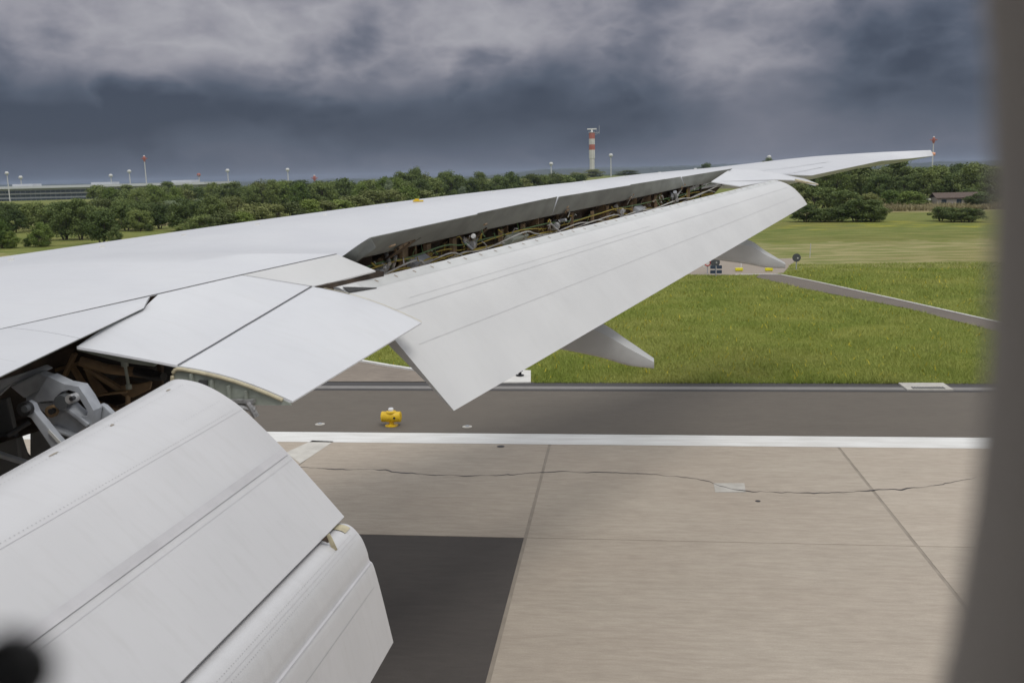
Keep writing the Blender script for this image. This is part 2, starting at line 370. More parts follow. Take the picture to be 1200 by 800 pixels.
cp = [(-7.18, 19.1), (-6.62, 19.0), (-5.96, 18.91), (-5.3, 18.94), (-4.5, 18.74), (-3.73, 18.6), (-3.0, 18.63), (-2.29, 18.71), (-1.9, 18.84), (-1.53, 18.92), (-0.5, 18.96), (0.21, 18.88), (0.91, 18.79), (1.43, 18.65), (1.83, 18.34), (2.06, 18.09), (2.4, 17.91), (3.01, 17.83), (3.82, 17.87), (4.65, 17.99), (5.33, 18.14), (5.85, 18.27), (6.32, 18.49), (6.72, 18.72), (7.11, 18.9)]
cv, cf = [], []
P2 = crom([(x, y, 0) for x, y in cp], 14)
for i, p in enumerate(P2):
    wd = max(0.004, 0.014+0.026*noise.noise(p*2.3)); jy = 0.06*noise.noise(p*2.1)+0.06*noise.noise(p*6)+0.02*noise.noise(p*15)
    cv += [(p.x, p.y+jy-wd, 0.005), (p.x, p.y+jy+wd, 0.005)]
    if i: cf.append((2*i-2, 2*i, 2*i+1, 2*i-1))
mesh_obj('tar_sealed_crack', cv, cf, TAR, rw)
for x, y, r in [(-2.79, 20.77, 0.09), (2.58, 17.33, 0.05)]:
    me = MB(); me.lathe((x, y, 0.003), [(r, 0), (r, 0.003)], 14); me.build('tar_spot', TAR, rw)

flat('shoulder', [(-400, 21.9), (400, 21.9), (400, 26.45), (-400, 26.45)], 0.0, ASPH, kind='structure')
flat('gutter', [(-400, 26.45), (400, 26.45), (400, 27.62), (-400, 27.62)], -0.004, ASPHD, kind='structure')
mb = MB(); mb.box((0, 26.47, 0.0), (800, 0.05, 0.012)); mb.build('gutter_joint', TAR, kind='structure')
mb = MB(); mb.box((0, 26.85, 0.0), (800, 0.36, 0.014)); mb.build('gutter_channel', mat('channel_grey', (0.22, 0.21, 0.20), rough=0.8), kind='structure')
tx = [(-4.36, 27.61), (-5.3, 28.41), (-6.08, 28.85), (-6.91, 29.42), (-7.87, 30.03), (-8.85, 30.7)]
flat('taxiway', [(-60, 27.6), tx[0]]+tx[1:]+[(-10.6, 31.8), (-13, 34.5), (-15, 40), (-16, 72), (-60, 72)], 0.012, TAXI, kind='structure')
kp = crom([(x, y, 0.03) for x, y in tx]+[(-10.6, 31.8, .03), (-13, 34.5, .03), (-15, 40, .03), (-16, 72, .03)], 5)
def strip(pts, wd, z0, z1, name, m, parent=None, **k):
    secs = []
    for i, p in enumerate(pts):
        d = (pts[min(i+1, len(pts)-1)]-pts[max(i-1, 0)]); d.z = 0; d.normalize(); q = V(-d.y, d.x, 0)*wd/2
        secs.append([V(p.x, p.y, z0)+q, V(p.x, p.y, z1)+q, V(p.x, p.y, z1)-q, V(p.x, p.y, z0)-q])
    return loft(name, secs, m, parent, closed=True, smooth=False, **k)
strip(kp, 0.14, -0.05, 0.07, 'taxiway_kerb', WHITE)['kind'] = 'structure'
# drain slab and light pad at the shoulder edge
t = thing('drain_cover', 'pale concrete drain slab with a dark grate at the grass edge', 'drain', (8.61, 27.008, 0.0))
mb = MB(); mb.box((0, 0.05, 0.01), (1.25, 0.85, 0.06)); mb.build('slab', CONCL, t, bevel=0.01)
for i in range(12):
    mb = MB(); mb.box((-0.42+i*0.075, -0.22, 0.045), (0.035, 0.22, 0.02)); mb.build('grate_bar', GREYD, t)
pp = [(-3.96, 27.4), (-2.72, 27.49), (-2.88, 29.19), (-3.51, 29.32)]
t = thing('light_pad', 'white concrete pad with a small black fitting at the edge of the grass', 'concrete pad', (pp[1][0], pp[1][1], 0))
mb = MB(); mb.prism([(x-pp[1][0], y-pp[1][1], 0) for x, y in pp], (0, 0, 0.04)); mb.build('pad', mat('pad_white', (0.66, 0.65, 0.62), rough=0.8), t, bevel=0.005)
mb = MB(); mb.lathe((-0.42, 0.85, 0.04), [(0.13, 0), (0.13, 0.03), (0.05, 0.05), (0.05, 0.13), (0.10, 0.15), (0.10, 0.24), (0.05, 0.27)], 12); mb.build('fitting', BLACK, t)
# service road
RD = [(8.41, 57.33), (9.51, 56.97), (10.89, 52.84), (13.17, 44.98), (14.8, 39.11), (16.11, 34.82), (15.09, 32.54), (13.96, 36.83), (12.53, 42.76), (9.64, 49.84), (7.84, 55.74)]
flat('service_road', RD, 0.015, pave_mat('road_asphalt', (0.165, 0.142, 0.12), (0.12, 0.103, 0.088), (0.21, 0.18, 0.15), streak=3), kind='structure')
strip([V(x, y, 0) for x, y in [(16.11, 34.82), (14.8, 39.11), (13.17, 44.98), (10.89, 52.84), (9.51, 56.97), (8.31, 57.29), (6.89, 57.25)]], 0.10, -0.02, 0.035, 'road_kerb', WHITE)['kind'] = 'structure'
GP = [(2.57, 54.02), (3.76, 57.58), (6.86, 57.01), (9.02, 57.02), (9.81, 57.91), (10.87, 62.02), (12.38, 67.36), (8.05, 68.01), (4.43, 67.86), (1.91, 64.97)]
flat('gravel_stand', GP, 0.010, GRAVEL, kind='structure')

# ------------------------------------------------------------------ near grass blades
def blades(name, n, reg, hmin, hmax, wid, m, avoid=()):
    xs_ = np.random.uniform(reg[0], reg[1], n); r = np.random.uniform(0, 1, n); ys_ = reg[2]+(reg[3]-reg[2])*r**1.6
    keep = np.ones(n, bool)
    for poly in avoid:
        inside = np.zeros(n, bool); q = np.array(poly); j = len(q)-1
        for i in range(len(q)):
            c = ((q[i, 1] > ys_) != (q[j, 1] > ys_)) & (xs_ < (q[j, 0]-q[i, 0])*(ys_-q[i, 1])/(q[j, 1]-q[i, 1]+1e-9)+q[i, 0]); inside ^= c; j = i
        keep &= ~inside
    xs_ = xs_[keep]; ys_ = ys_[keep]; n = len(xs_)
    cl = np.array([noise.noise(V(x*0.6, y*0.6, 0)) for x, y in zip(xs_[::1], ys_[::1])])
    h = np.random.uniform(hmin, hmax, n)*(1+0.9*cl); a = np.random.uniform(0, 6.28, n); wd = wid*(1+(ys_-27)/40)
    le = np.random.normal(0, 0.5, (n, 2))*h[:, None]
    v = np.zeros((n, 3, 3)); v[:, 0, 0] = xs_-np.cos(a)*wd; v[:, 0, 1] = ys_-np.sin(a)*wd; v[:, 1, 0] = xs_+np.cos(a)*wd; v[:, 1, 1] = ys_+np.sin(a)*wd
    v[:, 2, 0] = xs_+le[:, 0]; v[:, 2, 1] = ys_+le[:, 1]; v[:, 2, 2] = h
    me = bpy.data.meshes.new(name); me.vertices.add(n*3); me.vertices.foreach_set('co', v.ravel()); me.loops.add(n*3); me.loops.foreach_set('vertex_index', np.arange(n*3))
    me.polygons.add(n); me.polygons.foreach_set('loop_start', np.arange(n)*3); me.update()
    me.validate()
    return link(name, me, m, kind='stuff')
BLADE = mat('grass_blade', (0.20, 0.26, 0.046), (0.37, 0.38, 0.11), scale=0.28, det=9, rough=0.7, spec=0.15, coords='Object', lo=0.3, hi=0.7)
FLOW = mat('flower_yellow', (0.5, 0.42, 0.03), rough=0.8)
PADP = [(pp[0][0]-0.1, pp[0][1]-.1), (pp[1][0]+.1, pp[1][1]-.1), (pp[2][0]+.1, pp[2][1]+.1), (pp[3][0]-.1, pp[3][1]+.1)]
TXP = [(-60, 27), (-4.3, 27), tx[0]]+tx[1:]+[(-10.6, 31.8), (-13, 34.5), (-15, 40), (-16, 72), (-60, 72)]
g = blades('grass', 400000, (-16, 34, 27.5, 63), 0.03, 0.14, 0.009, BLADE, (PADP, TXP, RD, GP))
g['label'] = 'long green grass beyond the runway shoulder'
g = blades('wild_flowers', 2600, (-16, 34, 28, 60), 0.10, 0.15, 0.022, FLOW, (PADP, TXP, RD, GP))
g['label'] = 'tiny yellow flowers dotted through the green grass'
REED = mat('dry_reed', (0.31, 0.27, 0.15), (0.22, 0.19, 0.09), scale=0.5, rough=0.9)
g = blades('dry_reeds', 12000, (33, 78, 138, 150), 0.35, 0.8, 0.03, REED); g['label'] = 'band of dry tan reeds in front of the far trees'

# ------------------------------------------------------------------ trees
def fol_mat(name, c1, c2):
    m = bpy.data.materials.new(name); m.use_nodes = True; t = m.node_tree; l = t.links; p = t.nodes['Principled BSDF']
    p.inputs['Roughness'].default_value = 0.75; p.inputs['Specular IOR Level'].default_value = 0.15
    g = t.nodes.new('ShaderNodeNewGeometry'); n = t.nodes.new('ShaderNodeTexNoise'); n.inputs['Scale'].default_value = 1.6; n.inputs['Detail'].default_value = 4; l.new(g.outputs['Position'], n.inputs[0])
    r = t.nodes.new('ShaderNodeValToRGB'); l.new(n.outputs[0], r.inputs[0]); r.color_ramp.elements[0].position = .35; r.color_ramp.elements[1].position = .68
    r.color_ramp.elements[0].color = (*c1, 1); r.color_ramp.elements[1].color = (*c2, 1)
    oi = t.nodes.new('ShaderNodeObjectInfo'); h = t.nodes.new('ShaderNodeHueSaturation'); q = t.nodes.new('ShaderNodeMapRange'); l.new(oi.outputs['Random'], q.inputs[0]); q.inputs[3].default_value = 0.72; q.inputs[4].default_value = 1.35
    q2 = t.nodes.new('ShaderNodeMapRange'); l.new(oi.outputs['Random'], q2.inputs[0]); q2.inputs[3].default_value = 0.515; q2.inputs[4].default_value = 0.485; l.new(q2.outputs[0], h.inputs['Hue'])
    l.new(q.outputs[0], h.inputs['Value']); l.new(r.outputs[0], h.inputs['Color']); l.new(h.outputs[0], p.inputs['Base Color'])
    return m
FM = [fol_mat('foliage_dark', (0.072, 0.100, 0.032), (0.130, 0.168, 0.054)),
      fol_mat('foliage_bright', (0.098, 0.145, 0.032), (0.165, 0.215, 0.055)),
      fol_mat('foliage_mid', (0.100, 0.138, 0.042), (0.175, 0.215, 0.07)),
      fol_mat('foliage_olive', (0.115, 0.138, 0.045), (0.185, 0.205, 0.08)),
      fol_mat('foliage_silver', (0.13, 0.165, 0.095), (0.21, 0.25, 0.16))]
BARK = mat('bark', (0.09, 0.07, 0.05), (0.05, 0.04, 0.03), scale=8, rough=0.9)
def crown_mesh(kind, seed):
    rn = np.random.RandomState(seed); lo = {0: .12, 1: .0, 2: .06, 3: .0, 4: .08}[kind]
    ncl = {0: 46, 1: 52, 2: 46, 3: 50, 4: 30}[kind]; vs_, fs = [], []
    cl = []
    for i in range(ncl):
        a = rn.uniform(0, 6.28); zz = rn.uniform(0, 1); env = math.sin(math.pi*(0.12+0.83*zz)**(0.8 if kind in (1, 3) else 0.9))**0.6
        if kind == 4: env *= 0.75
        rr = env*0.40*math.sqrt(rn.uniform(0.05, 1))*(rn.uniform(.75, 1.12))
        cl.append((rr*math.cos(a), rr*math.sin(a), lo+(1-lo)*(0.08+0.80*zz), rn.uniform(0.10, 0.19)))
    for cx, cy, cz, cr_ in cl:
        m = 150
        d = rn.normal(0, 1, (m, 3)); d /= np.linalg.norm(d, axis=1)[:, None]; rad = cr_*rn.uniform(0.45, 1.08, m)[:, None]
        P = np.array([cx, cy, cz])+d*rad*np.array([1, 1, 0.8])
        for p, dd in zip(P, d):
            nrm = Vector(dd)+Vector(rn.normal(0, .55, 3)); nrm.normalize(); t1 = nrm.orthogonal().normalized(); t2 = nrm.cross(t1); an = rn.uniform(0, 6.28)
            e1 = t1*math.cos(an)+t2*math.sin(an); e2 = nrm.cross(e1); s = rn.uniform(0.014, 0.030); p = Vector(p)
            if p.z < lo*0.5: p.z = lo*.5+abs(p.z)*.3
            b = len(vs_); vs_ += [p-e1*s, p+e2*s*.6, p+e1*s, p-e2*s*.6]; fs.append((b, b+1, b+2, b+3))
    me = bpy.data.meshes.new('crown'); me.from_pydata([tuple(v) for v in vs_], [], fs); me.materials.append(FM[kind]); me.update(); return me
def trunk_mesh(kind, seed):
    rn = random.Random(seed); mb = MB(); n = {0: 3, 1: 5, 2: 2, 3: 5, 4: 1}[kind]
    for i in range(n):
        a = 6.28*i/n+rn.random(); b = V(.03*math.cos(a), .03*math.sin(a), -0.03); r = 0.2 if n > 1 else 0.02
        mb.tube([b, b+V(r*.4*math.cos(a), r*.4*math.sin(a), .25), V(r*math.cos(a), r*math.sin(a), .62)], .022 if n < 4 else .012, 6, r1=.008)
        for k in range(3):
            z = .25+.12*k; c = V(r*.4*math.cos(a), r*.4*math.sin(a), z); aa = a+rn.uniform(-1.5, 1.5)
            mb.tube([c, c+V(.18*math.cos(aa), .18*math.sin(aa), .16)], .009, 5, r1=.004)
    me = bpy.data.meshes.new('trunk'); me.from_pydata([tuple(v) for v in mb.v], [], mb.f); me.materials.append(BARK); return me
CR = {k: [crown_mesh(k, 10*k+s) for s in range(3)] for k in range(5)}
TR = {k: trunk_mesh(k, k) for k in range(5)}
KN = ['broadleaf_tree', 'round_bush', 'leafy_tree', 'willow_shrub', 'silver_tree']
KL = ['dark green broadleaf tree', 'bright green rounded bush', 'mid green leafy tree', 'olive green spreading shrub', 'pale silvery green tree']
KC = ['tree', 'bush', 'tree', 'shrub', 'tree']
TREES = [(-62.9, 90.5, 0.0, 1.67, 1.69, 1), (-64.0, 90.7, 0.0, 2.82, 2.54, 1), (-60.7, 92.4, 0.0, 2.41, 2.5, 1), (-62.6, 92.8, 0.0, 0.9, 1.04, 1), (-53.0, 93.3, 0.0, 1.7, 1.39, 0), (-55.4, 94.9, 0.0, 3.64, 3.73, 0), (-52.0, 98.1, 0.0, 0.56, 0.92, 1), (-62.8, 103.2, 0.0, 4.45, 3.28, 0), (-65.2, 103.8, 0.0, 4.09, 3.68, 0), (-46.3, 105.2, 0.0, 2.88, 4.33, 3), (-47.7, 105.6, 0.0, 1.8, 3.16, 1), (-49.2, 105.9, 0.0, 2.5, 3.56, 2), (-44.5, 106.3, 0.0, 2.6, 3.97, 1), (-52.4, 108.3, 0.0, 1.44, 2.63, 2), (38.4, 108.7, 0.0, 1.5, 3.05, 0), (37.7, 109.0, 0.0, 1.31, 2.65, 2), (36.8, 109.3, 0.0, 1.6, 3.06, 0), (36.1, 111.4, 0.0, 1.63, 2.5, 0), (29.5, 111.9, 0.0, 1.56, 1.67, 2), (28.8, 112.1, 0.0, 2.34, 3.35, 0), (27.1, 112.7, 0.0, 2.65, 3.58, 0), (-45.5, 113.1, 0.0, 3.39, 4.65, 3), (25.5, 113.3, 0.0, 1.78, 3.81, 0), (23.7, 113.9, 0.0, 1.49, 3.62, 2), (28.4, 114.2, 0.0, 1.29, 3.2, 2), (21.9, 114.5, 0.0, 1.81, 3.64, 0), (-46.8, 117.0, 0.0, 2.91, 4.05, 3), (-53.5, 118.8, 0.0, 4.16, 3.75, 0), (-58.6, 119.4, 0.0, 3.52, 3.35, 0), (-63.0, 119.7, 0.0, 0.91, 1.34, 2), (-64.5, 120.1, 0.0, 2.97, 3.03, 2), (-46.5, 121.2, 0.0, 3.1, 5.04, 3), (-83.8, 121.7, 0.0, 3.04, 3.3, 0), (-70.6, 121.9, 0.0, 3.09, 3.56, 2), (-67.5, 122.0, 0.0, 3.74, 3.76, 2), (-58.5, 123.8, -0.0, 3.35, 3.25, 0), (-66.5, 124.5, 0.0, 3.68, 3.76, 0), (-80.6, 125.2, 0.0, 3.18, 4.59, 2), (-45.5, 125.3, 0.0, 3.16, 5.55, 3), (-89.0, 125.7, 0.0, 3.29, 3.17, 2), (-64.7, 125.9, 0.0, 3.38, 3.19, 0), (-75.5, 126.0, 0.0, 3.66, 3.57, 2), (-84.0, 126.5, -0.0, 3.84, 3.78, 2), (-78.4, 126.8, 0.0, 3.57, 4.0, 0), (-44.0, 129.6, 0.0, 3.43, 4.54, 1), (-43.7, 134.7, 0.0, 3.04, 5.7, 3), (-42.9, 139.9, 0.0, 2.99, 6.5, 1), (32.5, 142.7, 0.0, 2.85, 4.8, 2), (52.8, 145.5, 0.0, 2.11, 4.08, 0), (-42.0, 145.6, 0.0, 3.49, 6.54, 3), (37.2, 147.0, 0.0, 2.16, 4.12, 3), (30.0, 147.3, 0.0, 3.2, 6.05, 2), (-76.3, 148.5, 0.0, 3.17, 4.84, 3), (27.2, 148.7, 0.0, 3.76, 4.72, 3), (24.2, 150.2, 0.0, 3.15, 5.61, 2), (44.1, 150.3, 0.0, 2.33, 4.5, 1), (-64.6, 151.1, 0.0, 3.68, 4.49, 3), (-40.6, 151.5, 0.0, 4.22, 6.72, 3), (-70.7, 151.7, 0.0, 3.37, 5.55, 0), (-83.9, 151.9, 0.0, 3.99, 4.05, 2), (46.3, 152.8, 0.0, 1.71, 2.86, 2), (-70.8, 152.9, 0.0, 3.45, 4.86, 4), (42.5, 155.0, -0.0, 2.41, 3.77, 1), (-77.8, 155.5, 0.0, 3.23, 4.36, 4), (-78.4, 157.6, 0.0, 3.42, 4.48, 2), (-38.6, 157.6, 0.0, 4.15, 5.58, 3), (-108.4, 158.4, 0.0, 3.41, 5.13, 0), (-71.2, 158.4, 0.0, 3.36, 5.05, 2), (-85.4, 160.7, 0.0, 3.38, 5.9, 0), (-77.8, 160.9, 0.0, 3.65, 4.43, 0), (57.1, 162.8, 0.0, 2.23, 4.56, 2), (-103.6, 162.9, 0.0, 3.15, 4.18, 2), (-38.1, 165.0, 0.0, 4.45, 5.91, 1), (-99.8, 165.5, 0.0, 3.23, 4.05, 3), (-96.4, 166.7, 0.0, 3.61, 4.63, 3), (63.0, 168.2, 0.0, 5.14, 6.29, 2), (-94.3, 168.5, 0.0, 3.78, 4.36, 2), (-111.3, 170.2, 0.0, 2.88, 3.87, 3), (-106.2, 171.1, 0.0, 3.06, 6.06, 0), (-36.2, 172.5, 0.0, 3.66, 7.99, 3), (-115.7, 173.4, 0.0, 2.97, 5.65, 3), (-124.3, 175.8, 0.0, 3.16, 6.04, 0), (64.0, 177.9, 0.0, 5.74, 7.65, 0), (39.8, 184.3, 0.0, 5.9, 5.85, 2), (62.6, 184.7, 0.0, 4.72, 7.59, 2), (59.7, 186.9, 0.0, 5.43, 5.94, 2), (55.1, 190.5, 0.0, 3.76, 4.27, 0), (50.9, 193.8, 0.0, 4.34, 5.43, 2), (58.5, 194.2, 0.0, 5.15, 5.81, 2), (56.8, 202.3, 0.0, 6.59, 7.56, 0), (48.1, 202.6, 0.0, 6.63, 8.33, 0), (63.0, 204.2, 0.0, 4.19, 5.72, 0), (40.6, 208.6, 0.0, 5.24, 7.8, 2), (65.5, 209.5, 0.0, 5.37, 3.52, 4), (37.5, 211.1, 0.0, 4.04, 6.71, 3), (52.7, 213.2, 0.0, 5.14, 5.98, 2), (-118.7, 222.3, 0.0, 4.77, 4.91, 2), (-77.6, 222.3, 0.0, 5.01, 5.17, 1), (-55.1, 222.4, 0.0, 5.28, 3.32, 4), (-73.1, 225.6, 0.0, 5.35, 6.79, 2), (-111.1, 225.8, 0.0, 4.73, 4.89, 1), (-93.0, 229.7, 0.0, 4.77, 5.73, 2), (-130.9, 230.4, 0.0, 4.99, 4.92, 1), (-110.9, 230.9, 0.0, 4.35, 6.7, 3), (-128.2, 231.1, 0.0, 4.4, 6.61, 2), (-88.7, 233.1, 0.0, 5.8, 4.84, 2), (-109.4, 233.6, 0.0, 4.41, 5.73, 2), (-59.6, 234.9, 0.0, 5.8, 4.83, 1), (-53.7, 235.9, 0.0, 4.73, 4.58, 2), (-100.0, 236.4, -0.0, 4.66, 4.68, 0), (-51.1, 236.9, 0.0, 5.31, 6.17, 0), (-94.1, 238.2, -0.0, 5.78, 7.4, 3), (-66.6, 239.3, 0.0, 4.74, 6.09, 1), (-89.7, 242.1, 0.0, 5.23, 6.6, 1), (-107.6, 245.2, 0.0, 4.3, 6.54, 0), (-49.2, 245.2, 0.0, 5.29, 6.22, 2), (-58.8, 246.4, 0.0, 5.51, 6.28, 1), (-129.2, 248.5, 0.0, 5.39, 6.4, 1), (-145.8, 250.1, -0.0, 5.49, 7.13, 2), (-111.8, 250.1, 0.0, 5.46, 5.42, 2), (-75.5, 253.2, 0.0, 5.78, 7.75, 2), (-62.2, 255.2, 0.0, 5.58, 5.86, 0), (-131.8, 257.9, 0.0, 4.41, 8.14, 2), (-59.9, 258.5, 0.0, 7.38, 7.18, 0), (-57.6, 261.8, 0.0, 7.79, 5.81, 2), (-55.3, 265.3, 0.0, 6.54, 5.46, 3), (-83.5, 265.6, 0.0, 5.13, 7.62, 2), (-45.0, 268.2, 0.0, 3.15, 3.76, 4), (-52.8, 268.8, 0.0, 5.51, 5.69, 0), (-73.6, 270.7, 0.0, 5.13, 8.15, 2), (-50.4, 272.4, 0.0, 6.9, 6.62, 2), (-93.1, 276.0, 0.0, 4.5, 7.78, 0), (-47.8, 276.1, -0.0, 6.33, 6.19, 0), (-45.2, 279.9, 0.0, 4.75, 5.94, 0), (99.9, 280.9, 0.0, 5.58, 7.92, 2), (102.8, 281.5, 0.0, 4.99, 8.59, 2), (95.7, 282.3, 0.0, 5.74, 7.55, 2), (91.7, 283.4, 0.0, 4.85, 9.25, 2), (88.3, 283.6, -0.0, 4.87, 7.62, 0), (-42.6, 283.7, 0.0, 6.44, 6.14, 0), (80.8, 284.7, 0.0, 4.42, 8.76, 2), (77.1, 285.2, 0.0, 5.52, 9.48, 0), (83.8, 285.3, 0.0, 4.52, 8.23, 0), (72.8, 286.5, 0.0, 4.81, 8.77, 0), (69.2, 286.8, 0.0, 5.18, 8.94, 2), (-39.8, 287.7, 0.0, 4.3, 6.76, 0), (-38.9, 288.0, 0.0, 2.93, 6.02, 0), (64.4, 288.5, 0.0, 5.58, 8.78, 0), (60.9, 288.6, 0.0, 5.04, 9.24, 2), (53.5, 289.3, -0.0, 5.05, 7.8, 0), (-52.6, 289.9, 0.0, 3.13, 6.67, 0), (-45.2, 290.1, 0.0, 3.9, 6.45, 2), (56.2, 290.2, 0.0, 5.48, 7.88, 2), (49.2, 290.3, -0.0, 5.16, 10.02, 2), (-57.3, 290.8, 0.0, 4.47, 6.33, 0), (-50.2, 291.1, 0.0, 4.31, 6.81, 0), (-37.0, 291.8, 0.0, 5.77, 6.66, 2), (-67.4, 292.7, -0.0, 4.94, 8.36, 0), (-72.0, 293.2, 0.0, 4.66, 6.07, 0), (-64.3, 293.3, -0.0, 4.84, 6.06, 2), (-87.1, 295.8, 0.0, 4.07, 8.69, 2), (-34.2, 296.0, 0.0, 6.48, 6.27, 2), (-79.8, 296.2, 0.0, 5.16, 7.99, 2), (-91.9, 296.4, 0.0, 5.07, 8.19, 2), (-84.6, 296.9, 0.0, 3.58, 7.69, 2), (-96.8, 297.1, 0.0, 5.28, 6.84, 0), (-103.7, 299.2, -0.0, 5.45, 8.91, 0), (-31.2, 300.2, 0.0, 4.52, 7.65, 3), (-109.3, 300.3, 0.0, 5.61, 7.1, 2), (-117.7, 300.4, 0.0, 4.96, 7.36, 2), (-123.0, 301.3, 0.0, 4.19, 6.65, 2), (-115.1, 301.5, 0.0, 4.31, 6.25, 2), (-129.5, 302.9, 0.0, 5.72, 8.73, 0), (-140.3, 304.6, 0.0, 4.26, 6.7, 2), (-28.2, 304.6, 0.0, 5.78, 8.0, 3), (-137.6, 305.6, 0.0, 4.25, 9.05, 0), (-146.4, 305.9, 0.0, 5.27, 6.9, 2), (-156.6, 307.0, 0.0, 4.45, 6.89, 2), (-154.5, 308.4, 0.0, 5.98, 7.61, 0), (-163.4, 308.6, 0.0, 4.56, 9.06, 2), (-25.1, 309.2, 0.0, 5.42, 6.7, 2), (-170.4, 310.3, -0.0, 5.34, 7.77, 0), (-21.9, 313.8, 0.0, 6.16, 6.55, 3), (-18.6, 318.6, 0.0, 4.94, 8.3, 2), (-15.3, 323.5, 0.0, 5.7, 8.85, 0), (-40.7, 421.7, 0.0, 5.28, 9.46, 2), (-31.6, 487.6, 0.0, 5.21, 11.85, 3), (-27.1, 592.6, 0.0, 4.74, 13.29, 3), (105.8, 700.0, 5.51, 7.56, 9.16, 0), (61.1, 700.0, 2.31, 8.55, 10.47, 0), (-21.7, 757.8, 0.0, 5.37, 18.41, 3), (5.4, 764.7, 0.0, 4.05, 21.44, 3)]
BINS = [(22, 'at the far left edge'), (45, 'under the leftmost mast'), (90, 'under the left terminal roof'), (142, 'under the small mid roof mast'), (163, 'left of the tallest left mast'), (190, 'under the tallest left mast'),
        (225, 'under the terminal roof'), (250, 'under the right end of the terminal'), (290, 'just right of the terminal'), (325, 'left of the lone white mast'), (352, 'under the lone white mast'),
        (395, 'under the small red topped mast'), (440, 'right of the small red topped mast'), (478, 'left of the yellow rope anchor'), (505, 'behind the yellow rope anchor'), (560, 'right of the yellow rope anchor'),
        (625, 'left of the thin grey mast'), (680, 'left of the radar tower'), (760, 'beside the foot of the radar tower'), (860, 'above the raised spoilers'), (925, 'above the outer wing'),
        (960, 'just right of the flap end'), (1000, 'left part of the right meadow'), (1045, 'under the thin outer wing'), (1085, 'under the wingtip'), (1110, 'behind the small shed'), (1300, 'near the window frame edge')]
def where(x, y, i):
    px_ = 727+1091*x/y; row = 'nearest row' if y < 125 else 'second row' if y < 175 else 'third row' if y < 260 else 'far row'
    return row, next(n for lim, n in BINS if px_ < lim), px_
groups = {}
rt = random.Random(5)
KG = ['dark broadleaf trees', 'bright round bushes', 'mid green leafy trees', 'olive shrubs', 'pale silvery trees']
LABS = []; byl = {}
for i, (x, y, z, h, wd, k) in enumerate(TREES):
    row, bn, px_ = where(x, y, i); sz = 'small ' if h < 2.4 else 'tall ' if h > 5.6 else ''
    lab = f'{sz}{KL[k]} of the {row}, {bn}'.replace(' of the ', ' of ', 1) if False else f'{sz}{KL[k]}, {row}, {bn}'; LABS.append(lab); byl.setdefault(lab, []).append((px_, i))
for lab, q in byl.items():
    if len(q) > 1:
        q.sort()
        names = ['left one', 'right one'] if len(q) == 2 else ['leftmost']+['second from left', 'third from left', 'fourth from left', 'fifth from left', 'sixth from left'][:len(q)-2]+['rightmost']
        for (p_, i), nm_ in zip(q, names): LABS[i] = lab.replace(f'{KL[TREES[i][5]]},', f'{KL[TREES[i][5]]}, {nm_},'.replace(' one,', ','), 1)
for i, (x, y, z, h, wd, k) in enumerate(TREES):
    lab = LABS[i]
    r = bpy.data.objects.new(KN[k], None); COL.objects.link(r); r.location = (x, y, z if z > 0.05 else zg(x, y)); r.rotation_euler = (0, 0, rt.uniform(0, 6.28)); r.scale = (wd*1.25, wd*1.25, h*(1.10 if y < 175 else 1.2))
    r['label'] = lab; r['category'] = KC[k]; r['group'] = KG[k]
    c = bpy.data.objects.new('crown', rt.choice(CR[k])); COL.objects.link(c); c.parent = r
    c = bpy.data.objects.new('trunk', TR[k]); COL.objects.link(c); c.parent = r

# distant hills
HILLM = mat('hill_forest', (0.016, 0.026, 0.016), (0.035, 0.045, 0.028), scale=0.02, rough=0.95, coords='Object')
def ridge(D, tab, name):
    secs = []; x0, x1 = tab[0][0], tab[-1][0]; n = 700
    for i in range(n+1):
        x = lerp(x0, x1, i/n); z = interp(tab, x)[0]+7*noise.noise(V(x*.006, 0, 1))+4*noise.noise(V(x*.03, 0, 3))+3*noise.noise(V(x*.11, 0, 3))
        secs.append([V(x, D-900, -5), V(x, D-350, z*.45), V(x, D-80, z*.88), V(x, D, z), V(x, D+300, z*.7)])
    o = loft(name, secs, HILLM, smooth=False); o['kind'] = 'structure'
ridge(3600, [(-4507, 43.7), (-1432, 3.5), (-544, 6.2), (-281, 25.7), (-22, 21.0), (232, 25.9), (482, 22.9), (697, 20.7), (1030, 18.6), (1296, 18.0), (1586, 19.7), (2828, -8.9)], 'wooded_hills')
ridge(5200, [(-9062, 93.8), (-3642, 18.0), (-2068, 12.0), (-786, 10.8), (-406, 38.9), (152, 39.1), (606, 41.5), (1227, 17.2), (1659, 28.6), (2500, 3.2), (4084, -7.3)], 'wooded_hills')

# ------------------------------------------------------------------ terminal building
tm = thing('terminal_building', 'long low grey airport terminal with ribbon windows behind the left trees', 'building')
TB = dict(x0=-620, x1=-260.4, y=560)
CLAD = mat('cladding_grey', (0.52, 0.54, 0.56), (0.46, 0.48, 0.50), scale=.05, rough=0.5); GLS = mat('window_glass', (0.05, 0.07, 0.09), rough=0.15)
zt = 5.6; zb = -4.0; Lx = TB['x1']-TB['x0']; cx = (TB['x0']+TB['x1'])/2
mb = MB(); mb.box((cx, TB['y']+20, (zt+zb)/2), (Lx, 40, zt-zb)); mb.build('wall', CLAD, tm)
mb = MB(); mb.box((cx+3, TB['y']+18, zt+0.6), (Lx+8, 48, 1.5)); ro = mb.build('roof', mat('roof_pale', (0.58, 0.60, 0.62), rough=0.4), tm)
for x in range(4):
    mb = MB(); mb.box((TB['x1']-20-x*55, TB['y']+25, zt+2.0), (14, 10, 1.6)); mb.build('roof_plant', CLAD, ro)
for fl in range(3):
    for i in range(46):
        x = TB['x1']-52-i*3.4
        mb = MB(); mb.box((x, TB['y']-0.25, zt-2.2-fl*2.5), (2.9, 0.5, 1.5)); mb.build('window', GLS, tm)
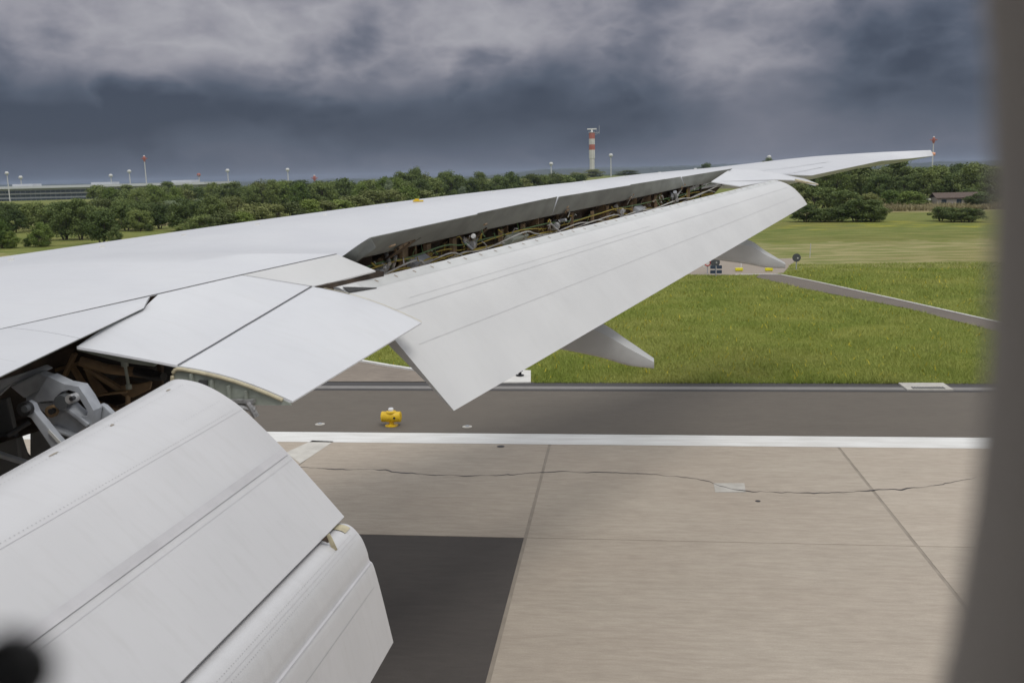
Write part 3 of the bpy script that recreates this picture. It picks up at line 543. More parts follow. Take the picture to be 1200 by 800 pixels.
mb = MB(); mb.box((cx, TB['y']-0.9, zt-3.45), (Lx-100, 1.4, 0.5)); mb.build('balcony_band', mat('band_white', (0.6, 0.6, 0.6), rough=0.5), tm)
# small shed right
sh = thing('farm_shed', 'small low white shed with a brown pitched roof before the right wood', 'shed', (51.0, 150.14, 0))
SHW = mat('shed_wall', (0.42, 0.38, 0.34), rough=0.8)
mb = MB(); mb.box((0, 1.5, 0.7), (6.0, 3.0, 1.4)); mb.build('wall', SHW, sh)
mb = MB(); mb.prism([(-3.3, -0.3, 1.35), (-3.3, 1.5, 2.1), (-3.3, 3.3, 1.35), (-3.3, 3.3, 1.25), (-3.3, 1.5, 1.95), (-3.3, -0.3, 1.25)], (6.6, 0, 0)); mb.build('roof', mat('roof_brown', (0.10, 0.07, 0.055), rough=0.8), sh)
mb = MB(); mb.prism([(3.02, 0, 1.4), (3.02, 3, 1.4), (3.02, 1.5, 1.95)], (0.05, 0, 0)); mb.build('gable', SHW, sh)
for x in (-2, 0.2, 2.0): 
    mb = MB(); mb.box((x, -0.02, 0.8), (0.7, 0.06, 0.6)); mb.build('window', GLS, sh)
fe = thing('white_rail_fence', 'low white rail fence left of the small shed', 'fence', (49.37, 158.98, 0))
for i in range(4):
    mb = MB(); mb.box((i*1.3, 0, 0.45), (0.1, 0.1, 0.9)); mb.build('post', WHITE, fe)
mb = MB(); mb.box((1.9, 0, 0.85), (4.2, 0.08, 0.3)); mb.build('rail', WHITE, fe)

# ------------------------------------------------------------------ radar tower
RED = mat('tower_red', (0.40, 0.12, 0.08), (0.34, 0.10, 0.07), scale=.3, rough=0.6); TWH = mat('tower_white', (0.60, 0.59, 0.55), (0.52, 0.51, 0.47), scale=.2, rough=0.6)
rt_ = thing('radar_tower', 'tall red and white banded radar tower on the horizon', 'tower', (-22.415, 760.0, 3.366))
k_ = 0.70
mb = MB(); mb.lathe((0, 0, 0), [(1.95, 0), (1.95, 14.6)], 8); mb.build('shaft', TWH, rt_)
mb = MB(); mb.lathe((0, 0, 0), [(1.95, 14.6), (2.35, 15.0), (2.35, 21.6)], 8); mb.build('shaft', TWH, rt_)
for a, b, m in ((21.6, 25.8, RED), (25.8, 30.2, TWH), (30.2, 35.0, RED)):
    mb = MB(); mb.lathe((0, 0, 0), [(2.35, a+.002), (2.35, b)], 8); mb.build('band', m, rt_)
mb = MB(); mb.lathe((0, 0, 35), [(2.6, 0), (2.6, .25)], 12)
for i in range(12):
    a = 6.283*i/12; mb.tube([(2.5*math.cos(a), 2.5*math.sin(a), 35), (2.5*math.cos(a), 2.5*math.sin(a), 36.1)], .06, 5)
mb.build('gallery', WWIRE, rt_)
mb = MB(); mb.lathe((0, 0, 35.2), [(1.0, 0), (.6, 1.6), (.4, 2.2)], 10); mb.build('antenna_mount', WHITE, rt_)
mb = MB(); mb.box((0, 0, 37.8), (7.4, .9, .9), rz_=0.15); mb.build('radar_antenna', WHITE, rt_, bevel=.15)
mb = MB(); mb.tube([(2.2, 0, 34.5), (5.8, 0, 35.2)], .12, 6); mb.tube([(5.8, 0, 33.8), (5.8, 0, 40.5)], .14, 6); mb.tube([(2.2, 0, 33), (5.8, 0, 35)], .1, 6); mb.tube([(4, 0, 35), (4, 0, 38)], .08, 6); mb.build('whip_mast', WWIRE, rt_)

# floodlight masts
MASTW = mat('mast_white', (0.62, 0.62, 0.60), rough=0.5)
MDESC = ['tall white floodlight mast leftmost, in front of the terminal', 'short white floodlight mast second from the left above the terminal roof', 'small white floodlight mast behind the middle of the terminal roof',
         'white floodlight mast just left of the tall red topped mast', 'tallest left mast with a red star shaped top above the terminal', 'red topped floodlight mast at the right end of the terminal roof',
         'white floodlight mast standing just right of the terminal', 'white floodlight mast alone above the trees left of centre', 'small red topped mast low over the trees left of centre',
         'white mast left of the red and white radar tower', 'white mast right of the red and white radar tower', 'small white mast peeking over the outer wing', 'tall red topped mast beyond the wingtip']
for i, (x, y, z0, z1, kd) in enumerate([(-358.9, 520, -2.7, 15.6, 0), (-512.3, 760, 3.1, 16.1, 0), (-509.4, 900, 5.6, 17.4, 0), (-435.0, 800, 5.2, 19.5, 0), (-398.8, 760, 4.2, 30.4, 1), (-416.7, 900, 3.5, 16.0, 2), (-352.2, 820, 2.4, 18.3, 0), (-296.1, 820, 4.2, 17.7, 0), (-314.8, 950, 1.5, 11.9, 1), (-65.4, 900, 4.5, 18.1, 0), (-7.5, 760, 3.7, 21.7, 0), (121.6, 800, 5.4, 17.8, 0), (219.2, 700, -0.8, 26.5, 1)]):
    t = thing('floodlight_mast', MDESC[i], 'mast', (x, y, z0), group='floodlight masts along the apron'); H = z1-z0; s = y/1000
    mb = MB(); mb.tube([(0, 0, -4), (0, 0, H-1.2)], .62*s, 8, r1=.42*s); mb.build('pole', MASTW, t)
    if kd == 1:
        for a in range(6):
            mb = MB(); aa = 6.283*a/6; mb.tube([(0, 0, H-4.5*s), (3.6*s*math.cos(aa), 3.6*s*math.sin(aa), H-3.2*s)], .45*s, 6); mb.build('lamp_arm', RED, t)
        mb = MB(); mb.lathe((0, 0, H-5*s), [(.7*s, -2*s), (1.4*s, 0), (1.5*s, 3*s), (.8*s, 4.5*s)], 10); mb.build('mast_head', RED, t)
        mb = MB(); mb.lathe((0, 0, H-1.3*s), [(.9*s, 0), (1.1*s, .6*s), (.4*s, 1.4*s)], 8); mb.build('beacon', MASTW, t)
    else:
        mb = MB(); mb.lathe((0, 0, H-3.8*s), [(.6*s, 0), (2.1*s, 1.4*s), (2.1*s, 2.6*s), (1.2*s, 3.8*s)], 10); mb.build('lamp_head', MASTW if kd == 0 else RED, t)
        for a in range(5):
            aa = 6.283*a/5; mb = MB(); mb.box((2.1*s*math.cos(aa), 2.1*s*math.sin(aa), H-2.4*s), (1.0*s, 1.0*s, .9*s), rz_=aa); mb.build('lamp', GREY, t)

# ------------------------------------------------------------------ taxi signs and edge lights
def disc_sign(px, lab, r=0.26, h=0.75, loc=None):
    t = thing('disc_sign', lab, 'sign', loc)
    mb = MB(); mb.tube([(0, 0, 0), (0, 0, h)], .03, 8); mb.build('post', GREY, t)
    mb = MB(); mb.lathe((0, -0.04, h), [(r, 0), (r, .03), (r*.6, .06)], 20, axis='Y'); mb.build('disc', GREYD, t)
    mb = MB(); mb.lathe((0.07, -0.05, h-.02), [(.05, -0.01), (.05, .01)], 10, axis='Y'); mb.build('bolt', WWIRE, t)
disc_sign(0, 'dark round disc on a short post just right of the far flap fairing', loc=(10.91, 59.824, 0.0))
disc_sign(0, 'dark round disc above two small dark panels under the far flap', r=.28, h=0.72, loc=(5.737, 57.86, 0.0))
t = thing('no_entry_sign', 'small white square sign with a red ring under the far flap', 'sign', (5.279, 57.91, 0.0))
mb = MB(); mb.tube([(0, 0, 0), (0, 0, .5)], .03, 6); mb.build('post', GREY, t)
mb = MB(); mb.box((0, 0, .68), (.5, .03, .5)); mb.build('board', WHITE, t)
mb = MB()
ring = [(.17*math.cos(a*.3142), -.02, .68+.17*math.sin(a*.3142)) for a in range(21)]; mb.tube(ring, .035, 6, cap=False); mb.build('red_ring', mat('sign_red', (.5, .03, .03)), t)
t = thing('panel_sign', 'pair of small dark blue panels with white bars below the round disc', 'sign', (5.647, 56.424, 0.0))
for dx in (-.19, .19):
    for dz in (.18, .46):
        mb = MB(); mb.box((dx, 0, dz+.1), (.30, .04, .2)); b = mb.build('panel', mat('panel_blue', (.03, .05, .09)), t)
mb = MB(); mb.tube([(0, 0.03, 0), (0, 0.03, .66)], .025, 6); mb.build('post', GREY, t)
YEL = mat('sign_yellow', (.75, .68, .02), rough=.5)
for xx, yy, lab in ((866, 317, 'left one of two low yellow boxes on the gravel by the road'), (901, 317, 'right one of two low yellow boxes on the gravel by the road')):
    pass
for loc, lab in (((7.331, 59.198, 0.0), 'left one of two low yellow boxes on the gravel by the road'), ((9.117, 58.993, 0.0), 'right one of two low yellow boxes on the gravel by the road')):
    t = thing('marker_box', lab, 'marker', loc, group='yellow marker boxes')
    mb = MB(); mb.box((0, 0, .13), (.46, .25, .17)); mb.build('box', YEL, t, bevel=.02)
    for s in (-1, 1):
        mb = MB(); mb.box((s*.17, 0, .025), (.05, .2, .05)); mb.build('foot', GREYD, t)
t = thing('goose_neck_post', 'small white bent pipe behind the left yellow box', 'pipe', (7.562, 60.222, 0.0))
mb = MB(); mb.tube([(0, 0, 0), (0.03, 0, .35), (-.08, 0, .5), (-.25, 0, .52)], .03, 6); mb.build('pipe', WHITE, t)
t = thing('marker_stake', 'thin white stake standing in the hay meadow', 'stake', (13.297, 67.894, 0.0))
mb = MB(); mb.tube([(0, 0, 0), (0.04, 0, 1.0)], .03, 5); mb.build('stake', WWIRE, t)
# runway edge light
t = thing('runway_edge_light', 'yellow barrel shaped runway edge light on the dark shoulder', 'runway light', (-5.82, 22.526, 0.0))
mb = MB(); mb.lathe((0, 0, 0), [(.17, 0), (.17, .02), (.09, .035), (.06, .06), (.06, .12)], 20); mb.build('base', YELLOW, t, bevel=0)
mb = MB(); mb.lathe((0, 0, .235), [(.10, -.255), (.135, -.24), (.135, -.12), (.14, -.11), (.14, .11), (.135, .12), (.135, .24), (.10, .255)], 24, axis='X'); b = mb.build('barrel', YELLOW, t); b.data.polygons.foreach_set('use_smooth', [True]*len(b.data.polygons)); b.data.set_sharp_from_angle(angle=.6)
mb = MB(); mb.lathe((0, 0, .34), [(.13, 0), (.13, .035), (.07, .05)], 18); mb.build('collar', YELLOW, t)
mb = MB(); mb.lathe((0, 0, .39), [(.065, 0), (.07, .05), (.05, .075)], 16); mb.build('lens', mat('lens_clear', (.75, .76, .78), rough=.15), t)
mb = MB(); mb.lathe((.11, -.137, .235), [(.03, -.01), (.03, .01)], 10, axis='Y'); mb.build('lens_hole', BLACK, t)
for loc, lab in (((-7.731, 22.597, 0.0), 'flat white ringed inset light left of the yellow edge light'), ((-3.856, 22.458, 0.0), 'flat white ringed inset light right of the yellow edge light')):
    t = thing('inset_light', lab, 'inset light', loc)
    mb = MB(); mb.lathe((0, 0, 0.001), [(.125, 0), (.125, .01), (.08, .02)], 24); mb.build('ring', CONCL, t)
    mb = MB(); mb.lathe((0, 0, .012), [(.06, 0), (.06, .014), (.03, .03)], 16); mb.build('lamp', GREY, t)

# ================================================================== the airliner
AC = thing('airliner', 'white airliner with its flaps lowered, seen over the wing from a cabin window', 'aeroplane', (0, -2.9, 0))
AC_OFF = V(0, 2.9, 0)
class _P:  # parts are modelled in world coordinates, so cancel the root's offset
    pass
def part(o):
    o.location = (0, 2.9, 0); return o
_mesh_obj = mesh_obj
def mesh_obj(name, vs_, fs, material, parent=None, **k):
    o = _mesh_obj(name, vs_, fs, material, parent, **k)
    if parent is AC: o.location = (0, 2.9, 0)
    return o

SIL = [(9.93, 5.366), (10.88, 5.447), (11.75, 5.527), (12.66, 5.613), (13.59, 5.69), (14.54, 5.769), (15.52, 5.848), (16.51, 5.919), (17.53, 5.984), (19.36, 6.083), (20.67, 6.189), (23.2, 6.307), (25.69, 6.469), (28.71, 6.629)]
ZS = [(0.8, 4.62)]+SIL+[(29.6, 6.66)]
def zS(Yy):
    return interp(ZS, Yy)[0]
HIN = [(0.8, -7.931, 4.72), (6.9, -4.979, 5.077), (8.2, -4.35, 5.181),
       (8.95, -3.78, 5.286), (9.7, -3.014, 5.422), (9.85, -3.035, 5.358),
       (13.2, -2.018, 5.482), (16.4, -0.399, 5.684), (19.2, 1.341, 5.933),
       (20.0, 1.953, 6.119), (20.6, 2.762, 6.099), (21.4, 3.549, 6.092), (22.0, 4.288, 6.049),
       (27.0, 7.113, 6.366), (28.6, 8.364, 6.427), (29.5, 9.257, 6.493)]
LEX = [(0.8, -18.0), (9.2, -9.5), (27.0, 4.9), (28.4, 6.6), (29.2, 8.2), (29.5, 9.0)]
def XS(Yy):
    if Yy <= 27: return -7.6+.736*(Yy-9.2)
    return interp([(27, 5.5), (28.4, 7.2), (29.2, 8.6), (29.5, 9.15)], Yy)[0]
def h1z(xs_, Lh, z0, s0, zh, s1, x):
    t = max(min((x-xs_)/Lh, 1), 0); h1 = 2*t**3-3*t*t+1; h2 = t**3-2*t*t+t; h3 = -2*t**3+3*t*t; h4 = t**3-t*t
    return h1*z0+h2*s0+h3*zh+h4*s1
def wing_section(Yy):
    xh, zh = interp(HIN, Yy); xle = interp(LEX, Yy)[0]; xs_ = XS(Yy); z0 = zS(Yy); c = max(xh-xle, .25)*1.1
    if Yy < 9.2: xs_ = max(xs_, xle+.2*c)
    up = []; 
    q = xs_-xle
    for f_, g in ((0, -.055), (.03, -.036), (.12, -.022), (.35, -.0125), (.7, -.003), (1, 0)):
        up.append(V(xle+q*f_, Yy, z0+g*c))
    Lh = xh-xs_; s0 = .085*Lh; s1 = min(-.02*Lh, (zh-z0)*1.2-.03*Lh)
    for i in range(1, 15):
        t = i/14; h1 = 2*t**3-3*t*t+1; h2 = t**3-2*t*t+t; h3 = -2*t**3+3*t*t; h4 = t**3-t*t
        up.append(V(xs_+Lh*t, Yy, h1*z0+h2*s0+h3*zh+h4*s1))
    th = .09*c if Yy < 20.2 else .012
    dk = .62 if Yy < 20.0 else .03
    thm = .075*c
    zu = h1z(xs_, Lh, z0, s0, zh, s1, xh-dk) if Yy < 20.0 else zh
    lo = [V(xh-.006, Yy, zh-.012), V(xh-dk, Yy, min(zu-.03, zh-.03) if Yy < 20.0 else zh-.012), V(xh-dk-.01, Yy, zh-th*(.9 if Yy < 20.2 else 1)), V(lerp(xle, xh, .7), Yy, zh-thm*1.1), V(lerp(xle, xh, .35), Yy, z0-thm*1.25), V(lerp(xle, xh, .08), Yy, z0-.085*c)]
    return up+lo
ys = [.8, 3, 5, 6.9, 7.5, 8.2, 8.95, 9.3, 9.7, 9.85, 10.8, 12, 13.2, 14.4, 15.5, 16.4, 17.3, 18.3, 19.2, 20.0, 20.6, 21.4, 22.0, 23, 24, 25, 26, 27, 27.6, 28.1, 28.6, 29.0, 29.3, 29.5]
secs = [wing_section(y) for y in ys]
WS = loft('wing_skin', secs, PAINT, AC, closed=True, sharp=25)
# wingtip light and vortex generators
mb = MB(); p = V(*(9.279, 29.5, 6.542)); mb.tube([p+V(-.25, .02, 0), p+V(.03, .06, 0)], .05, 8); mb.build('wingtip_light', mat('tip_lens', (.7, .35, .22), rough=.2), AC)
for p in [(-6.992, 10.026, 5.376), (-6.36, 10.884, 5.453), (-5.718, 11.757, 5.522), (-5.055, 12.658, 5.607), (-4.372, 13.586, 5.684), (-3.671, 14.539, 5.763), (-2.95, 15.519, 5.841), (-2.217, 16.514, 5.911), (-1.469, 17.53, 5.977), (-0.699, 18.577, 6.044), (0.14, 19.716, 6.101), (0.842, 20.67, 6.18), (1.693, 21.826, 6.246), (2.611, 23.074, 6.289), (3.578, 24.387, 6.369), (4.535, 25.688, 6.447)]:
    mb = MB(); mb.box((p[0], p[1], p[2]+.008), (.06, .02, .035), rz_=.3); mb.build('vortex_generator', WHITE, AC)
p = V(*(-3.276, 15.074, 5.812))
mb = MB(); mb.box(p+V(0, 0, .02), (.17, .06, .025)); mb.box(p+V(-.02, 0, .035), (.07, .05, .04)); mb.build('rope_anchor', YELLOW, AC, bevel=.008)
# seam along the rear spar line
def ribbon(name, pts, wd, m, parent=AC, lift=.004, side=None, **k):
    """thin proud strip along pts; side = direction across"""
    v, f = [], []
    for i, p in enumerate(pts):
        d = (pts[min(i+1, len(pts)-1)]-pts[max(i-1, 0)]).normalized(); s_ = side or d.cross(V(0, 0, 1)).normalized(); nn = s_.cross(d).normalized()
        if nn.z < 0: nn = -nn
        v += [p-s_*wd/2+nn*lift, p+s_*wd/2+nn*lift]
        if i: f.append((2*i-2, 2*i, 2*i+1, 2*i-1))
    return mesh_obj(name, v, f, m, parent, **k)
hl = [V(interp(HIN, y)[0]-.006, y, interp(HIN, y)[1]) for y in (.8, 3, 5, 6.9, 7.5, 8.2, 8.95, 9.3, 9.7)]
ribbon('skin_gap', hl, .011, GAP, lift=.003)

# --- fixed trailing panel inboard of flaperon
def patch(name, e0, e1, n, m, thick=.02, parent=AC, bulge=0, label=None, open_=False):
    """ruled sheet between polylines e0,e1 with thickness"""
    top = []; 
    for a, b in zip(e0, e1):
        a, b = Vector(a), Vector(b)
        top.append([lerp(a, b, i/n)+V(0, 0, bulge*4*(i/n)*(1-i/n)) for i in range(n+1)])
    secs = [row+[p-V(0, 0, thick) for p in row[::-1]] for row in top]
    return loft(name, secs, m, parent, closed=True, label=label, sharp=30)
def hpt(y): a = interp(HIN, y); return V(a[0]+.012, y, a[1]-.003)
fe_ = [(-4.146, 6.6, 4.99), (-4.235, 7.22, 5.06), (-4.31, 7.95, 5.096), hpt(8.24), hpt(8.6), hpt(8.945)]
ae_ = [(-3.626, 7.15, 4.73), (-3.528, 7.6, 4.811), (-3.416, 8.1, 4.91), (-3.385, 8.23, 4.935), (-3.288, 8.65, 5.018), (-3.148, 9.2, 5.134)]
patch('fixed_panel', fe_, ae_, 8, PAINT, bulge=.003)
e0 = [hpt(8.955), hpt(9.33), hpt(9.69)]; e1 = [(-3.13, 9.2, 5.136), (-3.087, 9.32, 5.141), (-2.616, 9.75, 5.233)]
patch('triangular_panel', e0, [(-3.137, 9.22, 5.134), (-3.04, 9.4, 5.14), (-2.616, 9.75, 5.233)], 6, FLAPW, thick=.015)
ribbon('skin_gap', [Vector(p) for p in ((-3.78, 8.95, 5.284), (-3.457, 9.07, 5.212), (-3.139, 9.2, 5.135))], .008, TINT2, lift=.003)
# --- flaperon
FH = [V(*p) for p in ae_]; T0_ = V(*(-2.683, 7.2, 4.419)); T1_ = V(*(-2.037, 9.3, 4.736))
secs = []
for i in range(9):
    t = i/8; h = None
    a = lerp(FH[0], FH[-1], t); k = t*5; j = min(int(k), 4); a = lerp(FH[j], FH[j+1], k-j)+V(.014, 0, -.004); b = lerp(T0_, T1_, t)
    d = b-a; L_ = d.length
    th = lerp(.30, .22, t)
    up = [a+V(-.06, 0, -.10), a+V(-.045, 0, -.03), a]+[lerp(a, b, s)+V(0, 0, .045*L_*math.sin(math.pi*s)**.9) for s in (.1, .2, .35, .5, .65, .8, .92)]+[b]
    lo = [b-V(0, 0, .012), lerp(a, b, .65)-V(0, 0, th*.38), lerp(a, b, .3)-V(0, 0, th*.8), a+V(-.02, 0, -th*.95), a+V(-.06, 0, -th*.6)]
    secs.append(up+lo)
FLN = loft('flaperon', secs, PAINT, AC, closed=True, sharp=28)
s0 = secs[0]
# primed rib face and cream seal on the flaperon's inner end
rib = [p+V(-.01, -.012, -.02) for p in s0]
loft('end_rib', [[p+V(0, .01, 0) for p in rib], [p for p in rib]], PGREEN, FLN, closed=True, smooth=False)
edge = crom(s0[0:11], 2); mb = MB(); mb.tube([p+V(0, -.025, -.022) for p in edge[:-2]], .017, 8); mb.build('edge_seal', CREAM, FLN)
for f_ in (.12, .3, .45, .6):
    p = lerp(s0[2], s0[10], f_); mb = MB(); mb.box(p+V(0, -.035, -.085), (.022, .03, .12)); mb.build('rib_stiffener', PGREEN, FLN)
mb = MB(); p = lerp(s0[2], s0[10], .22); mb.box(p+V(0, -.03, -.075), (.07, .02, .055)); mb.build('access_hole', GAP, FLN)
p = lerp(s0[2], s0[10], .52); mb = MB(); mb.box(p+V(0, -.05, -.13), (.30, .05, .03)); mb.tube([p+V(.1, -.06, -.14), p+V(.16, -.06, -.26)], .03, 8); mb.tube([p+V(-.1, -.06, -.16), p+V(.16, -.06, -.2)], .025, 8); mb.build('seal_bracket', SILVER, FLN)
ribbon('hinge_gap', [q+V(.004, 0, 0) for q in FH], .013, GAP, lift=.006)
ribbon('outer_seal', [p+V(0, .008, .003) for p in secs[-1][3:11]], .022, CREAM, parent=FLN, side=V(0, 1, 0))

# --- inboard spoilers, trailing edge slightly proud
TI0 = V(*(-4.008, 5.5, 4.996)); TI1 = V(*(-4.256, 7.85, 5.11)); HI0 = V(*(-4.979, 6.9, 5.077)); HI1 = hpt(8.17)
def TI(y): return lerp(TI0, TI1, (y-5.5)/2.35)
def hinge(y): a = interp(HIN, y); return V(a[0]+.012, y, a[1]+.002)
sp_cuts = [(V(*(-4.056, 6.37, 5.087)), V(*(-4.959, 7.0, 5.074)))]
cT = TI(6.62); cH = hinge(6.95)
def spoil(name, H0, H1, T0, T1, m1=PAINT, chord_n=5, th=.02, label=None, parent=AC):
    secs = []
    for i in range(7):
        t = i/6; a = lerp(H0, H1, t); b = lerp(T0, T1, t)
        nrm = (b-a).cross(H1-H0).normalized(); nrm = nrm if nrm.z > 0 else -nrm
        up = [lerp(a, b, s)+nrm*(.012*math.sin(math.pi*s)) for s in (0, .25, .5, .75, 1)]
        lo = [b-nrm*.008, lerp(a, b, .6)-nrm*th*.55, lerp(a, b, .2)-nrm*th, a-nrm*th*.9]
        secs.append(up+lo)
    o = loft(name, secs, m1, parent, closed=True, sharp=25, label=label)
    o.data.materials.append(UNDER)
    for p in o.data.polygons:
        nrm = (T0-H0).cross(H1-H0).normalized(); nrm = nrm if nrm.z > 0 else -nrm
        if p.normal.dot(nrm) < .2 and len(p.vertices) == 4: p.material_index = 1
    return o
spoil('spoiler', cH+V(0, .004, 0), HI1, cT+V(0, .004, 0), TI1)
y2 = 3.9
spoil('spoiler', hinge(3.9), cH-V(0, .004, 0), TI(y2), cT-V(0, .004, 0))
spoil('spoiler', hinge(1.0), hinge(3.89), TI(.8), TI(y2-.01))
# access panel outlines near the root
for a, b in (((0, 421.5, 5.55), (19, 425, 5.5)),):
    ribbon('panel_seam', [V(*(-4.066, 5.55, 5.102)), V(*(-3.919, 5.55, 5.076))], .006, SEAL, lift=.008)

# --- outboard spoilers, raised
SPH = [(9.85, 398, 303)]
def SH(y): a = interp(HIN, y); return V(a[0], y, a[1]-.005)
STE = [(9.7, *(-2.64, 5.593)), (12.6, *(-1.885, 5.71)), (14.9, *(-0.94, 5.863)), (19.0, *(1.259, 6.107)), (20.3, *(2.315, 6.233))]
def ST(y): a = interp(STE, y); return V(a[0], y, a[1])
cuts = [9.85, 12.62, 14.95, 17.1, 19.0, 20.0]
spo = []
for i in range(5):
    a, b = cuts[i], cuts[i+1]
    dz = [0, .012, .0, .01, 0][i]
    g_ = .05 if i in (1, 3) else .006
    T0v, T1v = ST(a-.12)+V(0, 0, dz), ST(b-.12-g_)+V(0, 0, dz)
    if i == 0: T0v = V(*(-2.64, 9.7, 5.593))
    o = spoil('spoiler', SH(a), SH(b-.004) if i < 4 else V(*(1.859, 19.9, 6.0)), T0v, T1v if i < 4 else V(*(2.327, 20.25, 6.242)), th=.05)
    spo.append((o, SH(a), SH(b), T0v, T1v))
mb = MB(); mb.prism([(-3.02, 9.8, 5.367), (-2.731, 9.68, 5.537), (-2.64, 9.7, 5.593), (-2.617, 9.8, 5.476), (-2.856, 9.85, 5.324)], (0, .03, -.01)); mb.build('spoiler_end_fairing', UNDER, AC)
# --- panel between the last spoiler and the aileron
mb = MB(); mb.prism([(2.275, 20.25, 6.224), (1.802, 19.2, 5.993), (2.424, 19.7, 5.882), (3.12, 20.6, 5.956), (3.397, 20.9, 5.987), (3.809, 21.3, 5.962), (4.31, 21.7, 5.839), (4.403, 21.8, 5.859), (4.102, 21.9, 5.989), (3.549, 21.4, 6.094), (2.89, 20.9, 6.204)], (0, 0, -.02)); mb.build('end_panel', PAINT, AC, bevel=.003)
mb = MB(); mb.tube([V(*(3.809, 21.3, 5.957)), V(*(4.395, 21.8, 5.842))], .035, 6, r1=.02); mb.build('drooped_fairing', CREAM, AC)
# aileron gap
ribbon('aileron_gap', [V(*(3.552, 21.42, 6.097))+V(0, 0, .01), V(*(6.338, 26.4, 6.332))+V(0, 0, .01)], .02, SEAL, lift=.006)
ribbon('panel_seam', [V(*(2.017, 20.3, 6.188))+V(0, 0, .01), V(*(3.744, 22.6, 6.229))+V(0, 0, .01), V(*(6.64, 27.2, 6.438))+V(0, 0, .01)], .02, SEAL, lift=.006)

# --- flap surfaces
class Surf:
    def __init__(s, A, B, n=6):
        s.A = crom(A, n); s.B = crom(B, n); s.n = len(s.A)-1
    def p(s, u, v):
        k = u*s.n; i = min(int(k), s.n-1); a = lerp(s.A[i], s.A[i+1], k-i); b = lerp(s.B[i], s.B[i+1], k-i); return lerp(a, b, v)
    def nrm(s, u, v):
        e = .01; du = s.p(min(u+e, 1), v)-s.p(max(u-e, 0), v); dv = s.p(u, min(v+e, 1))-s.p(u, max(v-e, 0)); n = du.cross(dv).normalized(); return n if n.z > 0 else -n
    def body(s, name, m, th, parent=AC, nv=12, nose=.08, label=None, tedge=.012):
        secs = []
        for j in range(nv+1):
            v = j/nv; up = [s.p(i/s.n, v) for i in range(s.n+1)]; L_ = (up[-1]-up[0]).length
            n0 = s.nrm(.5, v); lo = []
            for f_, g in ((1, tedge/th), (.8, .28), (.6, .55), (.4, .82), (.22, 1), (.08, .92)):
                lo.append(s.p(f_, v)-n0*th*g*(1 if f_ < 1 else 1))
            c0 = up[0]; d = (up[0]-up[1]).normalized()
            lo += [c0+d*nose*.55-n0*th*.72, c0+d*nose*.75-n0*th*.42, c0+d*nose*.4-n0*th*.12]
            secs.append(up+lo)
        return loft(name, secs, m, parent, closed=True, label=label, sharp=38)
    def line(s, name, u, v0, v1, wd, m, parent, u1=None, n=24, lift=.003, **k):
        pts = []; vv, ff = [], []
        for i in range(n+1):
            t = i/n; v = lerp(v0, v1, t); uu = lerp(u, u1 if u1 is not None else u, t); p = s.p(uu, v); nn = s.nrm(uu, v)
            pts.append((p, nn))
        for i, (p, nn) in enumerate(pts):
            d = (pts[min(i+1, n)][0]-pts[max(i-1, 0)][0]).normalized(); q = d.cross(nn).normalized()
            vv += [p-q*wd/2+nn*lift, p+q*wd/2+nn*lift]
            if i: ff.append((2*i-2, 2*i, 2*i+1, 2*i-1))
        return mesh_obj(name, vv, ff, m, parent, **k)
    def band(s, name, u0, u1, v0, v1, m, parent, n=24, lift=.008):
        vv, ff = [], []; k = 4
        for i in range(n+1):
            for j in range(k+1):
                uu = lerp(u0, u1, j/k); v = lerp(v0, v1, i/n); vv.append(s.p(uu, v)+s.nrm(uu, v)*lift)
        for i in range(n):
            for j in range(k): a = i*(k+1)+j; ff.append((a, a+1, a+k+2, a+k+1))
        return mesh_obj(name, vv, ff, m, parent, smooth=True)
    def rivets(s, name, u, v0, v1, step, m, parent, r=.0038, u1=None):
        L_ = (s.p(u, v1)-s.p(u, v0)).length; n = int(L_/step); vv, ff = [], []
        for i in range(n):
            t = (i+.5)/n; v = lerp(v0, v1, t); uu = lerp(u, u1 if u1 is not None else u, t); p = s.p(uu, v); nn = s.nrm(uu, v); e1 = nn.orthogonal().normalized(); e2 = nn.cross(e1); b = len(vv)
            for k in range(6): a = k*1.0472; vv.append(p+nn*.0022+(e1*math.cos(a)+e2*math.sin(a))*r)
            ff.append(tuple(range(b, b+6)))
        return mesh_obj(name, vv, ff, m, parent, kind='stuff')
RIV = mat('rivet_grey', (.42, .42, .43), rough=.5)
# outboard flap
fA = [(-2.903, 9.35, 5.1), (-2.706, 9.35, 4.964), (-2.499, 9.35, 4.748), (-2.276, 9.35, 4.468), (-2.018, 9.35, 4.141), (-1.74, 9.35, 3.793)]
fB = [(3.229, 20.4, 5.982), (3.423, 20.4, 5.925), (3.6, 20.4, 5.823), (3.726, 20.4, 5.705), (3.834, 20.4, 5.579), (3.908, 20.4, 5.462)]
OF = Surf(fA, fB, 5); OFO = OF.body('outboard_flap', FLAPW, .17, nv=24)
OF.band('leading_band', .0, .11, .02, .995, mat('leading_band_paint', (.545, .555, .55), rough=.5), OFO, lift=.0018)
OF.line('panel_seam', .36, .0, .98, .010, TINT2, OFO); OF.line('panel_seam', .30, .05, .5, .004, TINT2, OFO); OF.line('panel_seam', .62, .02, .97, .008, TINT2, OFO, u1=.66)
for i in range(40):
    v = .04+i*.0245
    OF.line('bonding_tab', .015, v, v+.0008, .014, TAN, OFO, u1=.05, n=1, lift=.004)
ribbon('flap_end_seal', [p+V(0, .006, .004) for p in OF.B], .03, CREAM, parent=OFO, side=V(0, 1, 0))
mb = MB(); mb.prism([OF.p(.02, .001)+V(.01, -.01, .02), OF.p(.10, .001)+V(0, -.01, .02), OF.p(.13, .03)+V(0, 0, .012), OF.p(.05, .012)+V(0, 0, .012)], (0, 0, -.008)); mb.build('rub_block', GAP, OFO)

